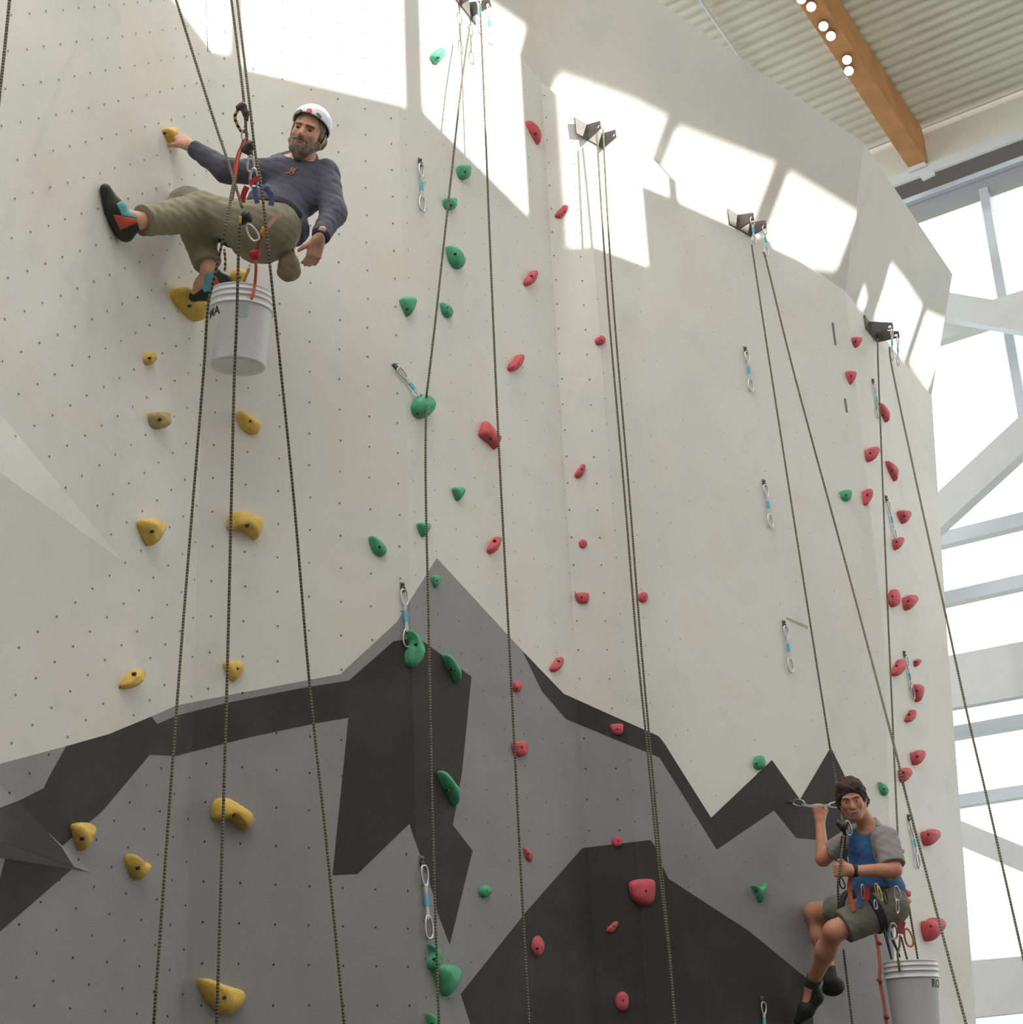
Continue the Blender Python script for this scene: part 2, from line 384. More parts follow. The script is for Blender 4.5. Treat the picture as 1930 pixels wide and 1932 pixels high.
# eave: flat soffit plate, white flange beam, head members
def barW(name, pts_top, pts_bot, mat_, off, depth, u0=None, u1=None, parent=None, bev=None):
    """straight bar in the window-wall plane, given by pixel points on its top and bottom edges"""
    T = [hitW(x, y, off) for x, y in pts_top]; B = [hitW(x, y, off) for x, y in pts_bot]
    def line(P):
        (ua, za), (ub, zb) = (uW(P[0]), P[0][2]), (uW(P[1]), P[1][2]); return lambda u: za+(zb-za)*(u-ua)/(ub-ua)
    lt, lb = line(T), line(B)
    ua = u0 if u0 is not None else -7.0; ub = u1 if u1 is not None else 2.5
    V = [ptW(ua, lb(ua), off), ptW(ub, lb(ub), off), ptW(ub, lt(ub), off), ptW(ua, lt(ua), off)]
    V += [v+nW*depth for v in V]
    return mesh(name, V, [(0, 1, 2, 3), (7, 6, 5, 4), (0, 4, 5, 1), (1, 5, 6, 2), (2, 6, 7, 3), (3, 7, 4, 0)], mat_, parent)
zS = zE+SL*.28
so_ = mesh('soffit_plate', [ptW(-7, zS-.012, -.28), ptW(2.5, zS-.012, -.28), ptW(2.5, 10.2, -.28), ptW(-7, 10.2, -.28), ptW(-7, zS-.012, -.2), ptW(2.5, zS-.012, -.2)], [(0, 1, 2, 3), (0, 4, 5, 1)], M_deck, ceil)
mesh('closure_strip', [ptW(-7, zS+.06, -.24), ptW(2.5, zS+.06, -.24), ptW(2.5, zS-.05, -.24), ptW(-7, zS-.05, -.24)], [(0, 1, 2, 3)], M_shadowsteel, ceil)
eave = tag(empty('eave_beam', ptW(-4.3, 10.33, -.3)), 'white steel eave beam carrying the wooden roof beam end', 'steel beam')
def hor(z0, z1, off, depth, mat_, name, parent, u0=-7.0, u1=2.5):
    V = [ptW(u0, z0, off), ptW(u1, z0, off), ptW(u1, z1, off), ptW(u0, z1, off)]; V += [v+nW*depth for v in V]
    o = mesh(name, V, [(0, 1, 2, 3), (7, 6, 5, 4), (0, 4, 5, 1), (1, 5, 6, 2), (2, 6, 7, 3), (3, 7, 4, 0)], mat_)
    if parent is not None: o.parent = parent; o.matrix_parent_inverse = Matrix.Translation(parent.location).inverted()
    return o
zz = lambda x, y, off: float(hitW(x, y, off)[2])
hor(zz(1760, 322.5, -.3), zz(1750, 308, -.3), -.3, .04, M_steelw, 'bottom_flange', eave)
hor(zz(1760, 322.5, -.3)+.03, zz(1750, 308, -.3)+.02, -.27, .05, M_steelw, 'beam_web', eave)
# beam seat plate under the glulam
s0 = [hitW(x, y, -.33) for x, y in ((1704, 298), (1733, 287), (1748, 311), (1714, 325))]
s1 = [hitW(x, y, -.33) for x, y in ((1734, 331), (1761, 322), (1763, 328), (1740, 340))]
for q in (s0, s1):
    o = mesh('seat_plate', q+[v+nW*.03 for v in q], [(0, 1, 2, 3), (7, 6, 5, 4), (0, 4, 5, 1), (1, 5, 6, 2), (2, 6, 7, 3), (3, 7, 4, 0)], M_steelw)
    o.parent = eave; o.matrix_parent_inverse = Matrix.Translation(eave.location).inverted()

# glulam beam with laminations
def beam_pts(px, py, drop):  # on plane parallel to the deck, lowered
    n = np.cross(dW, nrm(np.array([-nW[0], -nW[1], SL]))); return hit(px, py, (n, roof_pt(0, 0)-np.array([0, 0, drop])))
bL0, bL1 = beam_pts(1700, 296, .42), beam_pts(1598, 144, .42)
bR0, bR1 = beam_pts(1737, 288, .42), beam_pts(1634, 85, .42)
dirB = nrm(np.array([-nW[0], -nW[1], SL])); uL = uW(bL0); uR = uW(bR0)
gl = empty('roof_beam', roof_pt((uL+uR)/2, .3, .42)); tag(gl, 'orange-brown laminated wooden beam under the roof deck', 'beam')
upB = nrm(np.cross(dW, dirB)); upB = upB if upB[2] > 0 else -upB
for i in range(6):
    b = MB(); w_ = (uR-uL)/2
    c0 = roof_pt((uL+uR)/2, .31, .42)+upB*(.065*i+.032)
    b.box(c0+dirB*2.9, dirB*2.9, dW*w_, upB*.0322); o = b.build('lamination', M_wood); o.parent = gl; o.matrix_parent_inverse = Matrix.Translation(gl.location).inverted()
# track lights along the beam
M_lampb = mat('lamp_black', (.03, .03, .03, 1), .5)
def emis(name, col, s):
    m = bpy.data.materials.new(name); m.use_nodes = True; nt = m.node_tree; b = nt.nodes['Principled BSDF']; b.inputs['Emission Color'].default_value = col; b.inputs['Emission Strength'].default_value = s; return m
M_lamp = emis('lamp_glow', (1, .95, .92, 1), 12)
lamps = [(1512, -2), (1530.4, 12.8), (1553.5, 49.5), (1567.5, 68), (1598, 113), (1601.6, 133.8)]
lab = ['spotlight at the picture top, farthest from the window', 'second round spotlight from the top beside the wooden beam', 'third round spotlight from the top beside the wooden beam', 'fourth round spotlight from the top, one of a close pair', 'fifth round spotlight down the wooden beam, above the last', 'lowest round spotlight, nearest the eave on the wooden beam']
lp3 = [beam_pts(x, y, .50) for x, y in lamps]
tk = MB()
ta, tb = lp3[0]+np.array([0, 0, .16])-dirB*-.3, lp3[-1]+np.array([0, 0, .16])+dirB*-.3
tk.tube([ta, tb], .014, 6)
tag(tk.build('light_track', M_lampb), 'dark lighting track running along the wooden beam', 'light track')
for p, l in zip(lp3, lab):
    e = empty('spotlight', p); tag(e, l, 'spotlight', 'spotlights on the roof track')
    ax = nrm(CAMP+np.array([-.6, 1.0, -1.0])-p)
    b = MB().tube([p-ax*.0, p-ax*.05, p-ax*.10, p-ax*.12], [.042, .042, .032, .012], 12); h = b.build('housing', M_lampb, None, True)
    b2 = MB().tube([p-ax*.07, np.array([p[0], p[1], p[2]+.17])], .006, 6); st = b2.build('bracket_arm', M_lampb)
    d = MB(); u = nrm(np.cross(ax, (0, 0, 1))); w = np.cross(ax, u); c = p+ax*.003
    d.add([c+.0415*(math.cos(a)*u+math.sin(a)*w) for a in [k*math.pi/8 for k in range(16)]], [tuple(range(16))])
    ln = d.build('lens', M_lamp)
    for o in (h, st, ln): o.parent = e; o.matrix_parent_inverse = Matrix.Translation(p).inverted()
# the track goes on up the beam, out of the picture; those lamps light the wall from above
for i in range(5):
    p = lp3[0]+dirB*(1.2+1.1*i)
    e = empty('spotlight', p); tag(e, ('first', 'second', 'third', 'fourth', 'fifth')[i]+' spotlight up the roof track beyond the top of the picture', 'spotlight', 'spotlights on the roof track above the picture')
    tgt = np.array([-.6+.5*i, 8.2, 4.5]); ax = nrm(tgt-p)
    h = MB().tube([p, p-ax*.05, p-ax*.10, p-ax*.12], [.042, .042, .032, .012], 12).build('housing', M_lampb, None, True)
    d = MB(); u = nrm(np.cross(ax, (0, 0, 1))); w = np.cross(ax, u)
    d.add([p+ax*.003+.036*(math.cos(a)*u+math.sin(a)*w) for a in [k*math.pi/8 for k in range(16)]], [tuple(range(16))])
    ln = d.build('lens', M_lamp)
    for o in (h, ln): o.parent = e; o.matrix_parent_inverse = Matrix.Translation(p).inverted()
    L = bpy.data.lights.new('spotlight_beam', 'SPOT'); L.energy = LAMP_W; L.spot_size = math.radians(100); L.spot_blend = 0.6; L.shadow_soft_size = 0.06; L.color = (1, .93, .85)
    lo = bpy.data.objects.new('spotlight_beam', L); COL.objects.link(lo); lo.location = p+ax*.02; lo.rotation_euler = Vector(ax).to_track_quat('-Z', 'Y').to_euler()
    lo.parent = e; lo.matrix_parent_inverse = Matrix.Translation(p).inverted()
cp = MB().tube([beam_pts(1300, -30, .03), beam_pts(1397, 110, .03), beam_pts(1440, 170, .03)], .016, 8).build('conduit_pipe', M_steelw, None, True)
tag(cp, 'thin pale conduit pipe under the roof deck behind the headwall', 'pipe')

# window wall
win = tag(empty('window_1'), 'tall glazed curtain wall right of the climbing wall', None, None, 'structure')
mu = [(-3.85+.11/2), (-3.85-1.55), (-3.85+1.6), (-3.85-3.1), (-3.85+3.2)]
hor(zz(1839, 341, 0), zz(1835, 328, -.05), -.05, .10, M_mull, 'head_member', win)
hor(zz(1846, 368.5, 0), zz(1839, 343, 0), .02, .10, mat('head_frame', (.40, .39, .40, 1), .5), 'head_frame', win)
hor(zz(1835, 328, 0), 10.9, .10, .05, M_shadowsteel, 'recess_shade_panel', win)  # shade of the recess below the eave flange, put into this panel's dark colour
for i, u in enumerate(mu):
    hw = .045
    V = [ptW(u-hw, 0, 0), ptW(u+hw, 0, 0), ptW(u+hw, 9.95, 0), ptW(u-hw, 9.95, 0)]; V += [v+nW*.14 for v in V]
    mesh('mullion', V, [(0, 1, 2, 3), (7, 6, 5, 4), (0, 4, 5, 1), (1, 5, 6, 2), (2, 6, 7, 3), (3, 7, 4, 0)], M_mull, win)
trans = [((1777, 1003), (1779, 1028)), ((1784.5, 1115.5), (1786.6, 1139)), ((1802, 1369), (1804, 1392)), ((1810, 1498.7), (1812, 1521))]
zt_ = [10.0]
for a, b in trans:
    hor(zz(*b, 0), zz(*a, 0), 0, .14, M_mull, 'transom', win); zt_.append((zz(*a, 0)+zz(*b, 0))/2)
zt_ += [0.0]; mus = sorted(mu)
for i in range(len(mus)-1):
    for j in range(len(zt_)-1):
        V = [ptW(mus[i]+.03, zt_[j+1]+.03, .07), ptW(mus[i+1]-.03, zt_[j+1]+.03, .07), ptW(mus[i+1]-.03, zt_[j]-.03, .07), ptW(mus[i]+.03, zt_[j]-.03, .07)]
        mesh('glass_pane', V, [(0, 1, 2, 3)], M_glass, win)
def steel(name, label, cat, top, bot, off, depth, u0=-7.0, u1=2.5):
    o = barW(name, top, bot, M_steelw, off, depth, u0, u1); tag(o, label, cat, 'white steel framing behind the glass wall'); return o
steel('steel_beam', 'wide white steel beam level across the middle of the windows', 'steel beam', [(1791.7, 1236.6), (1930, 1209.7)], [(1800, 1335), (1930, 1312)], -.45, .12)
steel('steel_beam', 'lowest white steel beam forming a sill at the bottom of the windows', 'steel beam', [(1835.6, 1812), (1930, 1803.6)], [(1840, 1920), (1930, 1910.5)], -.45, .12)
steel('steel_beam', 'upper white steel beam crossed by a brace high in the windows', 'steel beam', [(1873.5, 565), (1930, 547)], [(1773, 641.5), (1860, 613.5)], -.25, .14)
steel('steel_brace', 'white diagonal brace falling gently to the right high in the windows', 'brace', [(1791.7, 551.8), (1930, 574.6)], [(1828, 607.8), (1930, 625.4)], -.62, .15, -5.6, 0.5)
steel('steel_brace', 'white diagonal brace rising steeply to the right in the windows', 'brace', [(1772, 925.7), (1930, 778.7)], [(1777, 993), (1930, 853)], -.62, .15, -5.6, -2.4)
steel('steel_brace', 'low white diagonal brace falling to the right near the window bottom', 'brace', [(1813, 1549), (1930, 1597)], [(1818, 1599), (1930, 1646)], -.62, .15, -5.9, -2.4)
hp = [hitW(x, y, 60) for x, y in ((1700, 1815), (1790, 1790), (1843, 1798), (1868, 1812), (1990, 1822), (1990, 1990), (1700, 1990))]
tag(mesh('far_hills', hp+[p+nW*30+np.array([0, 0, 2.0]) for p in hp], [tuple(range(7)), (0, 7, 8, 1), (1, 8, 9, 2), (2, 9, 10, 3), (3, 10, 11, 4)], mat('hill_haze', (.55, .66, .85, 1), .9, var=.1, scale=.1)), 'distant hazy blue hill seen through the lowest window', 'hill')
# ground outside
tag(mesh('ground_outside', [ptW(-60, -.2, .6), ptW(60, -.2, .6), ptW(60, -.2, 59), ptW(-60, -.2, 59)], [(0, 1, 2, 3)], mat('outdoor_ground', (.30, .34, .26, 1), .9, var=.3, scale=.5)), 'pale ground outside beyond the windows', None, None, 'structure')

# sun-side wall (right, out of frame) with its row of clerestory windows
nR = nrm([-.82, .57, 0]); dR = nrm([.57, .82, 0]); pR = np.array([7., 5., 0])
def ptR(u, z, off=0.0): q = pR+dR*u-nR*off; return np.array([q[0], q[1], z])
rw = tag(empty('wall_right'), 'plain white side wall with a row of high windows', None, None, 'structure')
cols = [(-4.9, -4.05, 10.46, 10.46, 11.9, 11.85), (-3.95, -3.43, 10.465, 10.465, 11.85, 11.8), (-3.33, -2.32, 10.40, 10.40, 11.8, 11.75), (-2.14, -1.12, 10.46, 10.20, 11.75, 11.62),
        (-.78, -.22, 10.035, 9.93, 11.41, 11.26), (-.22, .04, 10.57, 10.54, 11.26, 11.17), (.14, .93, 10.52, 10.41, 11.12, 10.90), (1.06, 1.70, 10.365, 10.27, 10.85, 10.60), (2.05, 2.16, 10.12, 10.12, 10.26, 10.2), (2.34, 2.98, 10.12, 10.0, 10.466, 10.362), (3.07, 3.5, 10.03, 9.95, 10.35, 10.39)]
ZR = 13.0
b = MB(); prev = -14.0
def quadR(u0, u1, za, zb, zc, zd):
    if u1-u0 < 1e-4: return
    f = [ptR(u0, za), ptR(u1, zb), ptR(u1, zc), ptR(u0, zd)]; g = [ptR(u0, za, .06), ptR(u1, zb, .06), ptR(u1, zc, .06), ptR(u0, zd, .06)]
    b.add(f+g, [(0, 1, 2, 3), (7, 6, 5, 4), (0, 4, 5, 1), (1, 5, 6, 2), (2, 6, 7, 3), (3, 7, 4, 0)])
for (a, c_, s0_, s1_, h0, h1) in cols:
    quadR(prev, a, 0, 0, ZR, ZR); quadR(a, c_, 0, 0, s1_, s0_); quadR(a, c_, h0, h1, ZR, ZR); prev = c_
quadR(prev, 5.3, 0, 0, ZR, ZR)
b.build('wall_body', mat('side_wall_paint', (.72, .70, .66, 1), .7), rw)
# unseen rear and left walls, added to hold low sky light off the climbing wall
tag(mesh('wall_rear_added', boxv((1, -4.6, 5.2), (9, 0, 0), (0, .1, 0), (0, 0, 5.2)), BOXF, mat('sky_block_grey', (.16, .155, .15, 1), .8)), 'unseen grey wall added at the back to block low sky light', None, None, 'structure')
tag(mesh('wall_left_added', boxv((-6.6, 3.5, 5.2), (.1, 0, 0), (0, 8, 0), (0, 0, 5.2)), BOXF, MAT['sky_block_grey']), 'unseen grey wall added at the left to block low sky light', None, None, 'structure')

# ------------------------------------------------------------------ holds
SH = {
 'oval': [(math.cos(a), math.sin(a)) for a in [k*math.pi/5 for k in range(10)]],
 'shield': [(-1, -.75), (-.4, -1), (.5, -.95), (1, -.6), (.75, .2), (.2, .9), (-.1, 1), (-.55, .35)],
 'heart': [(-1, -.6), (-.45, -.75), (.2, -1), (.8, -.85), (1, -.3), (.6, .3), (-.3, 1), (-.75, .6)],
 'half': [(-1, -1), (-.1, -.8), (.7, -.3), (1, .2), (.9, .8), (.75, 1), (.3, .6), (-.4, -.1)],
 'tear': [(-1, -1), (-.3, -.85), (.5, -.3), (1, .4), (.8, .9), (.2, 1), (-.5, .5), (-.9, -.3)],
 'obl': [(.2, -.95), (.8, -1), (1, -.6), (.7, .2), (.1, .85), (-.5, 1), (-1, .7), (-.8, .1), (-.2, -.5)],
 'sq': [(-1, -.8), (-.2, -1), (.9, -.9), (1, 0), (.8, .8), (.1, 1), (-.6, .7), (-.95, 0)],
 'block': [(-.5, -1), (-.1, -.75), (.6, -.1), (1, .3), (.85, .7), (.6, 1), (.1, .6), (-.7, .2), (-1, -.1), (-.8, -.6)],
 'tri': [(-1, -.8), (.2, -.55), (.9, -1), (1, -.6), (.5, .3), (.3, 1), (-.1, .6), (-.6, -.3)],
 'cres': [(-.9, -1), (-.2, -.9), (.5, -.55), (.95, -.1), (1, .25), (.7, .6), (.3, .85), (-.25, 1), (-.8, .8), (-1, .4), (-.85, .0), (-.5, -.4)],
 'slim': [(-1, -1), (-.6, -1), (.1, -.5), (.85, .1), (1, .4), (.95, .95), (.75, 1), (.2, .4), (-.4, -.1), (-.9, -.7)],
 'jug': [(-1, -.2), (-.85, -.85), (-.45, -1), (-.1, -.85), (.5, -.35), (.95, .1), (1, .55), (.7, 1), (.4, .75), (0, .3), (-.4, .35), (-.9, .35)],
 'jug2': [(-1, -.1), (-.8, -.85), (-.3, -1), (.4, -.75), (1, -.35), (.95, .5), (.8, .95), (.6, 1), (.2, .55), (-.3, .25), (-.8, .4)],
 'dome': [(-1, -.95), (-.6, -1), (.0, -.72), (.6, -.5), (.95, -.3), (1, .1), (.8, .6), (.35, .95), (0, .9), (-.3, .55), (-.7, 0)],
 'star': [(-1, -1), (-.3, -.4), (.4, -.3), (1, -.1), (.8, .4), (.9, 1), (.2, .9), (-.6, .4), (-.9, -.1)],
 'shoe': [(-1, -1), (-.6, -.95), (.1, -.25), (.55, -.4), (1, -.1), (.85, .35), (.3, .9), (0, 1), (-.5, .6), (-.95, -.2)],
}
def make_hold(kind, x0, x1, y0, y1, m, label, group, hole=(.25, 0), hs=.42, f=None, pts=None):
    cx, cy, hw, hh = (x0+x1)/2, (y0+y1)/2, (x1-x0)/2, (y1-y0)/2
    f = f or facet_at(cx, cy); pl = PLN[f]; n = pl[0]
    out = pts or [(cx+a*hw, cy+b*hh) for a, b in SH[kind]]
    ring = crom([(*p, 0) for p in out], 3, True)
    P = [hit(p[0], p[1], pl) for p in ring]; c = sum(P)/len(P)
    L = sorted(np.linalg.norm(p-c) for p in P); size = 2*L[len(L)//2]
    h = size*hs
    rnd = random.Random(int(cx*13+cy*7)); ph = rnd.uniform(0, 6)
    prof = [(1.0, -.01/h if h > .01 else 0), (1.03, .22), (.99, .5), (.86, .76), (.62, .93), (.32, 1.0)]
    V = []; N = len(P)
    for s, t in prof:
        for k, p in enumerate(P):
            w = 1+.035*math.sin(3*2*math.pi*k/N+ph)*t
            V.append(c+(p-c)*s*w+n*(h*t*(1+.06*math.sin(2*2*math.pi*k/N+ph))))
    V.append(c+n*h*1.01); F = []
    for i in range(len(prof)-1):
        for k in range(N): F.append((i*N+k, i*N+(k+1) % N, (i+1)*N+(k+1) % N, (i+1)*N+k))
    i = len(prof)-1
    for k in range(N): F.append((i*N+k, i*N+(k+1) % N, len(V)-1))
    e = empty('climbing_hold', c); tag(e, label, 'climbing hold', group)
    sh = mesh('grip', [v-c for v in V], F, m, e, True)
    # bolt in its socket
    rad = min(.0075, size*.065); rr = math.hypot(*hole)*.9
    hz = h*float(np.interp(rr, [0, .32, .62, .86, .99], [1.0, 1.0, .93, .76, .5]))
    q = hit(cx+hole[0]*hw, cy+hole[1]*hh, (n, pl[1]+n*hz))-c-n*hz
    u = nrm(np.cross(n, (0, 0, 1))); w = np.cross(n, u); bv = MB()
    ringp = lambda r, z: [q+n*(hz+z)+r*(math.cos(a)*u+math.sin(a)*w) for a in [k*math.pi/5 for k in range(10)]]
    v_ = ringp(rad, -.012)+ringp(rad, .0035)+ringp(rad*.6, .0045)
    bv.add(v_, [(k, (k+1) % 10, 10+(k+1) % 10, 10+k) for k in range(10)]+[(10+k, 10+(k+1) % 10, 20+(k+1) % 10, 20+k) for k in range(10)]+[tuple(range(20, 30))])
    bv.build('bolt', M_hole, e)
    return e
GY, GG, GR = 'yellow holds of the left route', 'green holds of the middle route', 'red holds of the right routes'
Yh = [
 (None, 306, 327, 242, 272, 'small yellow hold gripped by the bearded climber\'s raised hand', (-.4, -.4), [(306, 246), (313, 242), (323, 242), (327, 251), (323, 264), (320, 272), (312, 260)]),
 (None, 320, 372, 544, 607, 'large smooth yellow hold under the bearded climber\'s lower foot', (.5, .05), [(320.5, 549), (331, 544), (348, 550), (364, 564), (372, 583), (371, 600), (366, 607), (352, 598), (335, 581), (324, 566)]),
 ('oval', 433, 461, 509, 533, 'pale yellow hold just above the hanging white bucket', (.4, .2), None),
 ('oval', 269, 288, 664, 689, 'small yellow hold with two bolt holes, left of the white bucket', (.5, -.1), None),
 ('sq', 279, 309, 779, 810, 'dull tan hold, the only brownish one on the wall', (.6, -.2), None),
 ('tear', 446, 488, 779, 820, 'leaf-shaped yellow hold below the white bucket', (.25, -.25), None),
 ('shield', 257, 299, 981, 1029, 'rounded triangular yellow hold, level with the broad yellow jug', (.5, -.1), None),
 ('jug2', 427, 489, 968, 1018, 'broad yellow jug with a scooped underside, on the white paint', (.3, -.05), None),
 ('obl', 225, 262, 1264, 1300, 'kinked yellow hold on white paint, nearest above the left ridge line', (.6, -.6), None),
 ('shield', 420, 457, 1249, 1286, 'rounded yellow hold on white paint, above the dark mural band', (.5, -.3), None),
 ('jug', 398, 472, 1507, 1567, 'long bent yellow jug on the grey mural, middle of the left panel', (.2, 0), None),
 ('shield', 132, 168, 1553, 1604, 'egg-shaped yellow hold at the tip of the dark mural on the far left', (.4, .15), None),
 ('shoe', 236, 273, 1614, 1659, 'boot-shaped yellow hold with a notch on the grey mural', (.4, .05), None),
 ('dome', 372, 455, 1849, 1915, 'biggest yellow hold, near the bottom edge of the picture', (.25, 0), None)]
for k, a, b, c, d, l, ho, pts in Yh: make_hold(k, a, b, c, d, M_tan if 'tan' in l else M_yel, l, GY, ho, .46, None, pts)
Gh = [
 (None, 810, 832, 93, 121, 'pale green hold in the sunlit patch, topmost green one', (.6, .1), [(810, 107), (817, 98), (827, 93), (832, 100), (829, 113), (821, 121), (813, 115)]),
 ('sq', 861, 882, 314, 340, 'squarish green hold just under the slanting sunlight edge', (.6, -.2), None),
 ('sq', 835, 856, 375, 397, 'small squarish green hold crossed by the rope, above the large leaf one', (.6, .1), None),
 ('tear', 841, 870, 466, 508, 'large leaf-shaped green hold right of the slanting rope', (.3, -.4), None),
 ('shield', 755, 779, 562, 597, 'rounded green hold left of the slanting rope, level with another', (.2, .2), None),
 ('tear', 830, 850, 572, 600, 'small green hold touching the slanting rope on its right', (.4, -.4), None),
 ('oval', 775, 811, 747, 790, 'round green hold with a quickdraw lying across it', (-.2, .5), None),
 ('shield', 852, 872, 920, 945, 'small shield-shaped green hold right of the rope, on white paint', (.7, -.3), None),
 ('shield', 786, 807, 987, 1013, 'small green hold tucked left behind the rope, above the mural peak', (.7, -.3), None),
 ('tear', 696, 726, 1014, 1050, 'teardrop green hold, leftmost of all the green ones', (.35, 0), None),
 ('shield', 812, 828, 1087, 1109, 'tiny green hold just below the tip of the mural peak', (.6, -.2), None),
 ('cres', 766, 791, 1191, 1260, 'tall crescent green hold beside a hanging quickdraw', (.6, -.3), None),
 ('slim', 834, 861, 1237, 1288, 'thin slanting green hold on the edge of the dark mural', (.4, 0), None),
 ('slim', 824, 857, 1457, 1518, 'long green hold with a black underside on the dark mural', (.3, .1), None),
 ('oval', 903, 922, 1670, 1694, 'small round green hold alone on the grey mural', (.6, -.1), None),
 ('cres', 805, 829, 1783, 1831, 'dark green hold just above the big fan-shaped one', (.3, .1), None),
 ('shield', 814, 860, 1821, 1878, 'big fan-shaped green hold near the bottom, beside the rope', (.8, -.2), None),
 ('tear', 803, 826, 1912, 1952, 'green hold cut off by the bottom edge of the picture', (.2, 0), None),
 ('sq', 1585, 1602, 926, 946, 'small grey-green hold left of the column of red hearts', (.4, -.2), None),
 ('oval', 1420, 1440, 1426, 1453, 'green hold on white paint left of the small mural peak', (-.2, .1), None),
 ('tri', 1416, 1441, 1667, 1703, 'triangular dark green hold left of the seated climber\'s leg', (0, -.2), None),
 ('tear', 1656, 1672, 1476, 1501, 'oval green hold to the right of the dark-haired climber\'s head', (.5, 0), None)]
for k, a, b, c, d, l, ho, pts in Gh: make_hold(k, a, b, c, d, M_grn, l, GG, ho, .42, None, pts)
Rh = [
 ('half', 991, 1016, 230, 273, 'large pink-red hold between the two sunlit patches, topmost red', (.6, 0)),
 ('obl', 1047, 1072, 389, 412, 'pink-red two-lobed hold on the left edge of the sunlit patch', (.5, -.1)),
 ('obl', 987, 1009, 512, 540, 'slanting red hold below the sunlit patches, right of the second rope', (.5, -.4)),
 ('oval', 1124, 1141, 634, 651, 'small round red hold left of the twin ropes, highest of those', (.3, 0)),
 ('obl', 957, 983, 671, 701, 'slanting red hold above the large red diamond', (.6, 0)),
 ('block', 902, 938, 796, 848, 'large red diamond-shaped hold touching the rope', (.4, .2)),
 ('obl', 1084, 1104, 877, 902, 'lumpy red hold left of the twin ropes, midway up', (.3, -.3)),
 ('oval', 1092, 1107, 1018, 1034, 'tiny round red hold above the flat pointed red one', (0, -.3)),
 ('obl', 918, 940, 1014, 1045, 'shield-like red hold left of the rope, above the mural slope', (.5, -.6)),
 ('sq', 1085, 1110, 1119, 1139, 'flat pointed red hold left of the twin ropes', (0, -.2)),
 ('oval', 1204, 1221, 1118, 1137, 'small round red hold just right of the twin ropes', (.4, 0)),
 ('obl', 1037, 1059, 1241, 1268, 'red hold on white paint just above the dark ridge band', (.6, -.5)),
 ('sq', 965, 981, 1286, 1306, 'small red hold on grey paint right of the rope, upper of two', (.4, .3)),
 ('sq', 965, 991, 1400, 1428, 'rounded red hold that the rope crosses on the grey mural', (.5, -.3)),
 ('tear', 987, 1002, 1599, 1625, 'small slim red hold right of the rope, low on the grey mural', (.3, -.1)),
 ('oval', 1002, 1021, 1766, 1805, 'tall oval red hold on the left slope of the dark mural', (.3, .2)),
 ('sq', 1151, 1175, 1366, 1387, 'small red hold inside the dark ridge band', (.1, -.1)),
 ('oval', 1154, 1174, 1578, 1598, 'round red hold on the top edge of the dark mural block', (.2, -.1)),
 ('sq', 1189, 1231, 1660, 1708, 'largest round red hold, on the dark mural by the twin ropes', (.4, -.1)),
 ('obl', 1144, 1166, 1739, 1760, 'small red hold on the dark mural below the largest red one', (.3, -.2)),
 ('oval', 1160, 1186, 1871, 1908, 'egg-shaped red hold lowest on the dark mural', (.2, -.1)),
 ('shield', 1606, 1620, 637, 656, 'small pink shield hold right of the upper slot, topmost far red', (.3, -.3)),
 ('shield', 1595, 1612, 701, 725, 'pink shield hold between the two narrow slots', (.3, -.3)),
 ('half', 1654, 1672, 762, 797, 'pink half-moon hold crossed by the far rope, highest half-moon', (.4, .2)),
 ('heart', 1631, 1650, 845, 872, 'pink heart-shaped hold left of the far rope, upper of two', (.3, -.3)),
 ('half', 1670, 1688, 871, 908, 'pink half-moon hold right of the far rope', (.6, -.1)),
 ('heart', 1626, 1643, 923, 954, 'pink heart-shaped hold left of the far rope, lower of two', (.3, -.3)),
 ('shield', 1692, 1711, 964, 988, 'pink shield hold right of a hanging quickdraw, far panel', (.6, -.2)),
 ('heart', 1683, 1698, 1015, 1038, 'pink heart-shaped hold at the lower end of a far quickdraw', (.3, -.4)),
 ('oval', 1675, 1691, 1113, 1146, 'tall oval pink hold touching the far rope', (.2, -.3)),
 ('heart', 1702, 1721, 1124, 1152, 'pink heart-shaped hold right of the tall oval pink one', (.3, -.3)),
 ('obl', 1681, 1700, 1245, 1276, 'slanting pink hold left of a far quickdraw', (.3, -.3)),
 ('heart', 1723, 1733, 1244, 1258, 'tiniest pink hold on the far panel', (.2, -.3)),
 ('shield', 1719, 1736, 1292, 1324, 'two-toned pink shield hold under a far quickdraw', (.5, -.3)),
 ('obl', 1706, 1722, 1340, 1363, 'pink bean-shaped hold below the two-toned shield', (.3, -.3)),
 ('heart', 1717, 1737, 1416, 1444, 'notched pink heart hold above and right of the crossing ropes', (.5, -.2)),
 ('heart', 1694, 1712, 1449, 1476, 'dusky pink hold where the two far ropes part', (.3, -.4)),
 ('heart', 1737, 1762, 1565, 1596, 'large red heart hold right of the long far rope, upper', (.3, -.4)),
 ('heart', 1737, 1768, 1732, 1776, 'largest red heart hold, right of the seated climber\'s hip', (.3, -.3)),
 ('star', 1699, 1713, 1675, 1692, 'small red hold peeking out behind the seated climber\'s waist', (.3, 0)),
 ('oval', 1690, 1702, 1602, 1612, 'red hold almost hidden behind the seated climber\'s blue shirt', (.3, 0))]
for k, a, b, c, d, l, ho in Rh: make_hold(k, a, b, c, d, M_red, l, GR, ho, .33)

